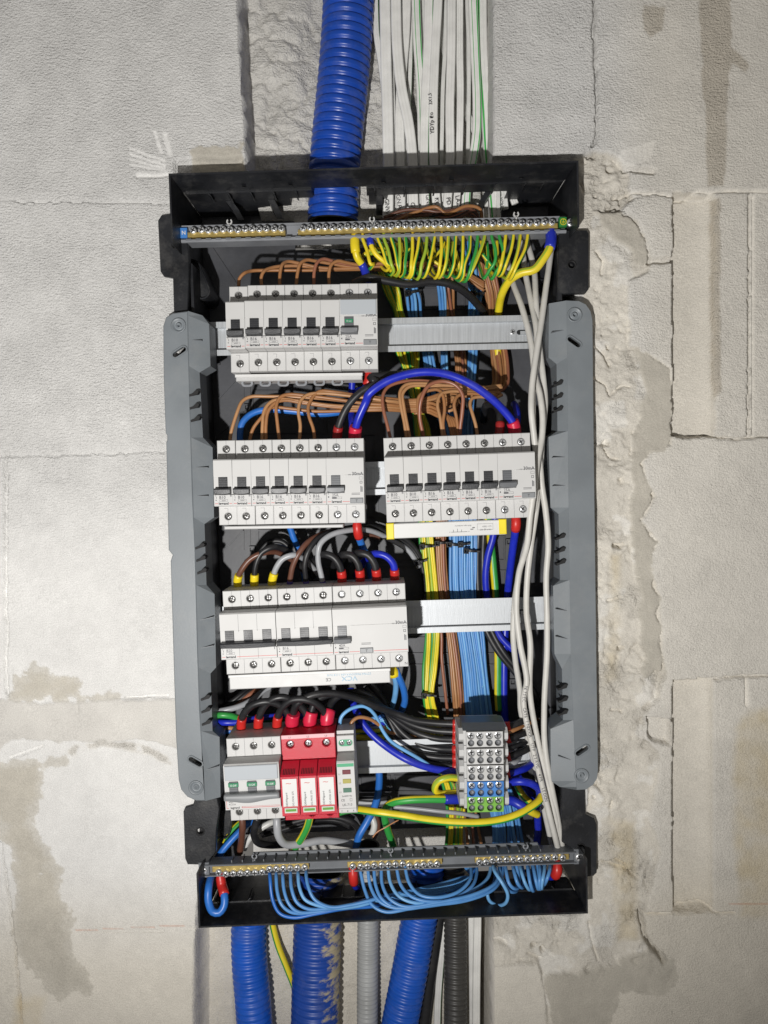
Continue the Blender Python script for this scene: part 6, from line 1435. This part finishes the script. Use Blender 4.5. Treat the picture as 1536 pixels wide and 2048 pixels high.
# under the bottom row
for l, hs, c, r_, lab in (([(590, 815), (592, 870), (588, 940), (575, 1040)], (0, 0, -10, -22), 'umber', 3.6, 'dark brown wire from the first pole of the main switch down'),
                   ([(690, 815), (672, 870), (664, 920), (690, 975), (760, 992), (850, 990)], (0, -4, -10, -18, -30, -44), 'black', 3.8, 'black wire hooking right under the main switch'),
                   ([(812, 815), (814, 870), (824, 935), (868, 985), (960, 985), (1100, 962), (1220, 975), (1330, 995)], (0, 2, 0, -6, -12, -20, -28, -36), 'greyw', 4.2, 'thick grey wire curving right under the main switch'),
                   ([(1024, 810), (1012, 860), (980, 930), (930, 1010), (900, 1080)], (0, -2, -8, -14, -24), YG, 4.0, 'green and yellow wire under the surge arrester'),
                   ([(660, 830), (610, 870), (540, 940), (470, 1020), (430, 1080)], (-36, -30, -24, -20, -20), 'mblue', 3.6, 'blue wire slanting down left under the main switch'),
                   ([(590, 840), (545, 880), (505, 930), (480, 985)], (-44, -40, -36, -32), YG, 3.4, 'green and yellow wire at the left under the main switch'),
                   ([(830, 830), (760, 855), (690, 900), (630, 960), (600, 1020)], (-40, -36, -34, -32, -32), 'whitew', 3.4, 'white wire slanting down left under the main switch'),
                   ([(700, 890), (860, 860), (1050, 815), (1200, 815), (1300, 850), (1340, 900)], (-50, -48, -46, -46, -48, -52), 'black', 3.6, 'upper black wire looping behind under the surge arrester'),
                   ([(720, 930), (860, 890), (1050, 830), (1200, 835), (1280, 870)], (-56, -54, -52, -52, -54), 'black', 3.2, 'lower black wire looping behind under the surge arrester'),
                   ([(1464, 480), (1468, 570), (1460, 660), (1436, 750), (1385, 850), (1340, 930), (1318, 1010)], (-58, -52, -44, -36, -30, -28, -30), 'mblue', 4.0, 'blue wire running down right of the phase indicator'),
                   ([(1420, 810), (1436, 860), (1425, 910), (1390, 960)], (-50, -48, -48, -52), 'whitew', 3.6, 'white wire stub behind the lower blue wire'),
                   ([(1440, 800), (1456, 850), (1450, 900), (1420, 960)], (-54, -52, -52, -56), 'umber', 3.6, 'dark brown wire stub behind the lower blue wire'),
                   ([(1300, 690), (1400, 700), (1480, 695), (1536, 690)], (-50, -46, -46, -50), 'black', 2.6, 'black wire crossing behind the lower blue wire'),
                   ([(1310, 718), (1420, 722), (1536, 715)], (-52, -50, -52), 'greyw', 2.4, 'grey wire crossing behind the lower blue wire')):
    wire([zG(x, y, h) for (x, y), h in zip(l, hs)], c, r_, lab, 'wires under the bottom row', n=12 if r_ > 3 else 8, stripe=({10, 11, 0} if c == YG else None))
wire([zH(200, 690, -44), zH(330, 700, -40), zH(460, 715, -36), zH(600, 730, -36), zH(700, 748, -40)], 'greyw', 2.4, 'thin grey wire crossing behind the long earth wire')
wire([zH(75, 870, -6), zH(100, 840, -8), zH(150, 812, -8), zH(195, 785, -10), zH(228, 768, -12)], 'copper', .7, 'thin bare copper strand sticking up from the grey conduit', n=6)
# --- neutral wires of the bottom bar
G = 'light blue wires under the bottom terminal bar'
botG = [[(765, 1165), (768, 1200), (785, 1340), (830, 1428), (920, 1456), (1060, 1432), (1250, 1398), (1440, 1382)],
        [(808, 1165), (808, 1200), (815, 1290), (842, 1372), (900, 1420), (1000, 1428), (1200, 1392), (1440, 1352)],
        [(850, 1165), (850, 1200), (860, 1290), (892, 1372), (950, 1420), (1060, 1420), (1240, 1386), (1440, 1340)],
        [(900, 1160), (900, 1200), (906, 1270), (940, 1358), (1010, 1400), (1130, 1400), (1290, 1374), (1440, 1326)],
        [(948, 1160), (948, 1190), (956, 1262), (990, 1338), (1060, 1374), (1190, 1396), (1320, 1384), (1450, 1350)],
        [(1000, 1155), (1000, 1190), (1012, 1255), (1052, 1338), (1150, 1388), (1290, 1374), (1450, 1336)]]
for i, l in enumerate(botG):
    P = [zG(x, y, (6, 14, 22, 27, 28, 26, 22, 16)[min(k, 7)]) for k, (x, y) in enumerate(l)]
    P += [zH(230, 1240 - 8 * i, 10), zH(340, 1228 - 10 * i, 4), zH(480, 1205 - 12 * i, -6), zH(600, 1160 - 10 * i, -14), zH(660, 1100, -24), zH(680 - 12 * i, 1040, -34), zH(660 - 10 * i, 960, -44)]
    wire(P, ('mblue', 'lblue', 'lblue', 'lblue', 'sky', 'lblue')[i], 1.8, '%s blue wire from the left under the first brass strip of the bottom bar' % ORD[i], G)
botH = [[(0, 1060), (28, 1180), (70, 1268), (150, 1310), (300, 1290), (520, 1258), (700, 1210), (790, 1140), (800, 1050)],
        [(45, 1050), (62, 1160), (108, 1242), (200, 1286), (400, 1270), (620, 1232), (770, 1170), (825, 1090), (820, 1000)],
        [(82, 1050), (92, 1150), (130, 1235), (225, 1290), (420, 1272), (640, 1240), (790, 1175), (840, 1090), (840, 1000)],
        [(125, 1050), (132, 1150), (172, 1230), (262, 1278), (450, 1256), (680, 1205), (800, 1140), (822, 1060), (815, 990)],
        [(165, 1045), (180, 1140), (230, 1218), (330, 1258), (500, 1240), (680, 1175), (760, 1100), (775, 1010)],
        [(215, 1045), (240, 1148), (300, 1218), (420, 1250), (560, 1228), (660, 1160), (690, 1080), (680, 1000)],
        [(265, 1040), (290, 1138), (350, 1208), (450, 1226), (580, 1192), (650, 1120), (655, 1040), (640, 970)]]
for i, l in enumerate(botH):
    n_ = len(l); P = [zH(x, y, (6, 16, 24, 28, 27, 22, 10, -8, -26)[k] if n_ == 9 else (6, 16, 24, 27, 22, 10, -8, -26)[k]) for k, (x, y) in enumerate(l)]
    wire(P, 'sky' if i == 4 else 'lblue', 1.8, '%s blue wire from the left under the middle brass strip of the bottom bar' % ORD[i], G)
b3 = [[(785, 1040), (800, 1080), (840, 1140), (872, 1205), (860, 1258), (810, 1272), (765, 1245), (750, 1200)],
      [(822, 1040), (828, 1080), (850, 1140), (880, 1185), (920, 1190), (930, 1150), (915, 1080), (905, 990)],
      [(858, 1035), (865, 1080), (880, 1140), (905, 1170), (938, 1165), (940, 1110), (925, 1040), (920, 980)],
      [(902, 1035), (912, 1080), (928, 1135), (950, 1165), (968, 1150), (965, 1090), (950, 1000)],
      [(945, 1035), (955, 1080), (975, 1140), (998, 1178), (1012, 1150), (1000, 1080), (985, 990)],
      [(988, 1030), (995, 1080), (1005, 1140), (1020, 1185), (1030, 1150), (1022, 1080), (1010, 990)],
      [(1022, 1030), (1030, 1080), (1040, 1130), (1052, 1175), (1060, 1130), (1050, 1060), (1040, 980)],
      [(1060, 1030), (1062, 1075), (1060, 1125), (1062, 1175), (1075, 1130), (1075, 1060), (1068, 980)],
      [(1092, 1030), (1088, 1075), (1080, 1115), (1072, 1170), (1085, 1140), (1090, 1060), (1085, 980)],
      [(1125, 1030), (1118, 1075), (1105, 1115), (1085, 1150), (1070, 1110), (1075, 1040)]]
for i, l in enumerate(b3):
    n_ = len(l); P = [zH(x, y, 6 + 18 * math.sin(math.pi * min(1, k / (n_ - 1) * 1.4)) - (48 * max(0, k / (n_ - 1) - .5) if i else -6)) for k, (x, y) in enumerate(l)]
    wire(P, 'lblue' if i % 4 else 'sky', 1.8, '%s blue wire from the left under the right brass strip of the bottom bar' % ORD[i], G)
wire([zG(400, 1165, -2), zG(390, 1200, 6), zG(376, 1265, 18), zG(374, 1350, 22), zG(402, 1418, 22), zG(442, 1424, 22), zG(474, 1380, 20), zG(476, 1310, 16), zG(460, 1250, 8), zG(450, 1190, 6)], 'mblue', 3.9, 'blue wire looping at the left end of the bottom terminal bar', n=12, end_ferr=('redf', 20, 5.0))
wire([zG(1298, 1150, 6), zG(1302, 1200, 6), zG(1310, 1250, -4), zG(1330, 1270, -20)], 'dblue', 3.2, 'stub with red ferrule under the middle brass strip of the bottom bar', n=10, ferr=('redf', 18, 5.0))
wire([zH(1165, 1030, 4), zH(1165, 1070, 6), zH(1150, 1095, 2), zH(1115, 1100, -8), zH(1080, 1060, -24), zH(1060, 990, -36)], 'dblue', 3.8, 'dark blue wire with red ferrule at the right end of the bottom terminal bar', n=12, ferr=('redf', 16, 5.4))

# --- data cables
G = 'off-white data cables down the right side'
dc = [([zB(870, 700, -40), zB(880, 760, -34), zB(905, 850, -24), zB(960, 1000, -8), zB(1010, 1200, 4), zB(1035, 1400, 12), zD(1062, 60, 16), zD(1062, 200, 18), zD(1078, 330, 22), zD(1075, 450, 24), zD(1052, 580, 28), zD(1030, 750, 30), zD(1005, 920, 28), zD(985, 1100, 20), zF(980, 60, 16), zF(938, 290, 8), zF(924, 500, 4), zF(945, 700, 4), zF(985, 920, 4), zH(965, 60, 4), zH(1010, 300, 6), zH(1065, 520, 8), zH(1120, 740, 8), zH(1162, 905, 0), zH(1180, 985, -10)], 'data cable with printed lettering on its lower half'),
      ([zB(955, 600, -40), zB(962, 660, -36), zB(978, 790, -26), zB(1010, 950, -12), (1076 - 3, 660, 4), zB(1045, 1300, 10), zB(1022, 1450, 14), zD(1022, 100, 18), zD(1020, 300, 22), zD(1028, 450, 22), zD(1060, 600, 20), zD(1075, 750, 20), zD(1098, 900, 16), zD(1112, 1100, 10), zF(1106, 100, 8), zF(1100, 300, 6), zF(1105, 550, 4), zF(1105, 750, 2), zF(1092, 980, 0), zH(1088, 120, 0), zH(1090, 300, 0), zH(1110, 460, 2), zH(1145, 640, 2), zH(1185, 860, -2), zH(1200, 960, -10)], 'rightmost data cable beside the lower right side plate'),
      ([zB(980, 560, -40), zB(990, 610, -34), zB(1028, 760, -24), zB(1040, 950, -8), zB(1058, 1200, 0), zB(1085, 1430, 6), zD(1086, 60, 8), zD(1094, 250, 10), zD(1076, 450, 12), zD(1068, 600, 12), zD(1045, 850, 12), zD(1012, 1080, 10), zF(1020, 60, 10), zF(988, 320, 8), zF(984, 520, 4), zF(1006, 700, 2), zF(1002, 930, 0), zH(1008, 60, -2), zH(1050, 300, -2), zH(1095, 500, 0), zH(1150, 740, 2), zH(1178, 890, -4), zH(1188, 970, -12)], 'data cable that weaves between the other two over the third rail'),
      ([zB(1136, 560, -20), zB(1130, 640, -14), zB(1102, 850, 0), zB(1070, 1080, 12), zB(1036, 1300, 20), zB(1016, 1460, 24), zD(1008, 110, 28), zD(1012, 300, 28), zD(1030, 470, 26), zD(1045, 620, 22), zD(1040, 800, 16), zD(1012, 980, 8), zF(1000, 20, 2), zF(960, 200, -4), zF(918, 420, -6), zF(905, 640, -8), zF(918, 800, -12), zF(945, 980, -16), zH(950, 120, -20), zH(1000, 320, -24), zH(1050, 520, -28), zH(1100, 760, -30), zH(1140, 940, -34)], 'data cable that starts furthest right below the top terminal bar')]
DC = []
for P, lab in dc: DC.append(wire(P, 'utp', 3.05, lab, G, n=12, name='data_cable', cat='cable', step=.003, mono=(1, 1)))
# lettering along the printed cable
pth = spline([W(*p) for p in dc[0][0][18:24]], .0005); s_ = 'NETSEC  CAT6 INDOOR  UTP 23AWG  4PR  LEDON'
acc = 0; k = 0; pos = .004; bm_ = bmesh.new()
for a, b in zip(pth[:-1], pth[1:]):
    acc += (b - a).length
    if acc >= pos and k < len(s_):
        if s_[k] != ' ':
            tm = text_mesh(s_[k], 4.4, 'inkl', 'LEFT', .02); d = b - a; an = math.atan2(d.z, d.x)
            mt = Matrix.Translation(a + Vector((-.0014, -.00315, -.0004)) - Vector(DC[0].location)) @ Matrix.Rotation(-an, 4, 'Y')
            me2 = tm.copy(); me2.transform(mt); bm_.from_mesh(me2); bpy.data.meshes.remove(me2)
        k += 1; pos += .0029
me = bpy.data.meshes.new('printed_text'); bm_.to_mesh(me); bm_.free(); me.materials.append(M['inkl'])
link('printed_text', me, DC[0])

# --- cable ties
def tie(px, py, h, w, an, label, hd=1):
    p = W(px, py, h); t = thing('cable_tie', label, 'cable tie', tuple(p), an, 'black cable ties')
    b = MB(); k = w / 2; prof = []
    n = 16; v = []; f = []
    for i in range(n):
        a = 2 * math.pi * i / n; x = (k + 1.2) * math.cos(a); o = 5.0 * math.sin(a)
        v += [(x, -o, -1.3), (x, -o, 1.3)]
    for i in range(n): j = (i + 1) % n; f.append((2 * i, 2 * j, 2 * j + 1, 2 * i + 1))
    b.add(v, f, 0, True); link('strap', b.mesh('strap', 'black'), t)
    link('head', plate('head', [(-k - 1, -3), (-k + 4.6, -3), (-k + 4.6, 3), (-k - 1, 3)], [[(-k + .4, -1.5), (-k + 3.2, -1.5), (-k + 3.2, 1.5), (-k + .4, 1.5)]], 3.4, 8, 'black', bev=.5), t)
    link('tail', MB().box(k - 2, k + 1.6, 4.4, 5.8, -1.1, 1.1, 0, .3).mesh('tail', 'black'), t)
    return t
for z, x, y, h, w, an, lab in ((zB, 315, 905, -54, 16, 14, 'cable tie round the left blue strand above the top rail'), (zB, 690, 915, -54, 13, 5, 'cable tie round the right blue strand above the top rail'),
        (zF, 395, 125, -50, 15, 2, 'cable tie round the earth bundle below the second row'), (zF, 478, 105, -52, 13, 4, 'cable tie round the brown bundle below the second row'),
        (zF, 552, 115, -52, 14, -4, 'left cable tie of the blue bundle below the second row'), (zF, 610, 112, -53, 11, 6, 'middle cable tie of the blue bundle below the second row'),
        (zF, 655, 152, -52, 15, -3, 'lowest cable tie of the blue bundle below the second row'), (zF, 358, 216, -50, 11, 18, 'cable tie round the curved black and grey wires'),
        (zF, 405, 1000, -46, 14, -3, 'cable tie pinching the earth bundle below the third row'), (zC, 1290, 1075, -28, 8, 10, 'cable tie by the red ferrule under the left second-row group')):
    q = z(x, y); tie(q[0], q[1], h, w, an, lab)
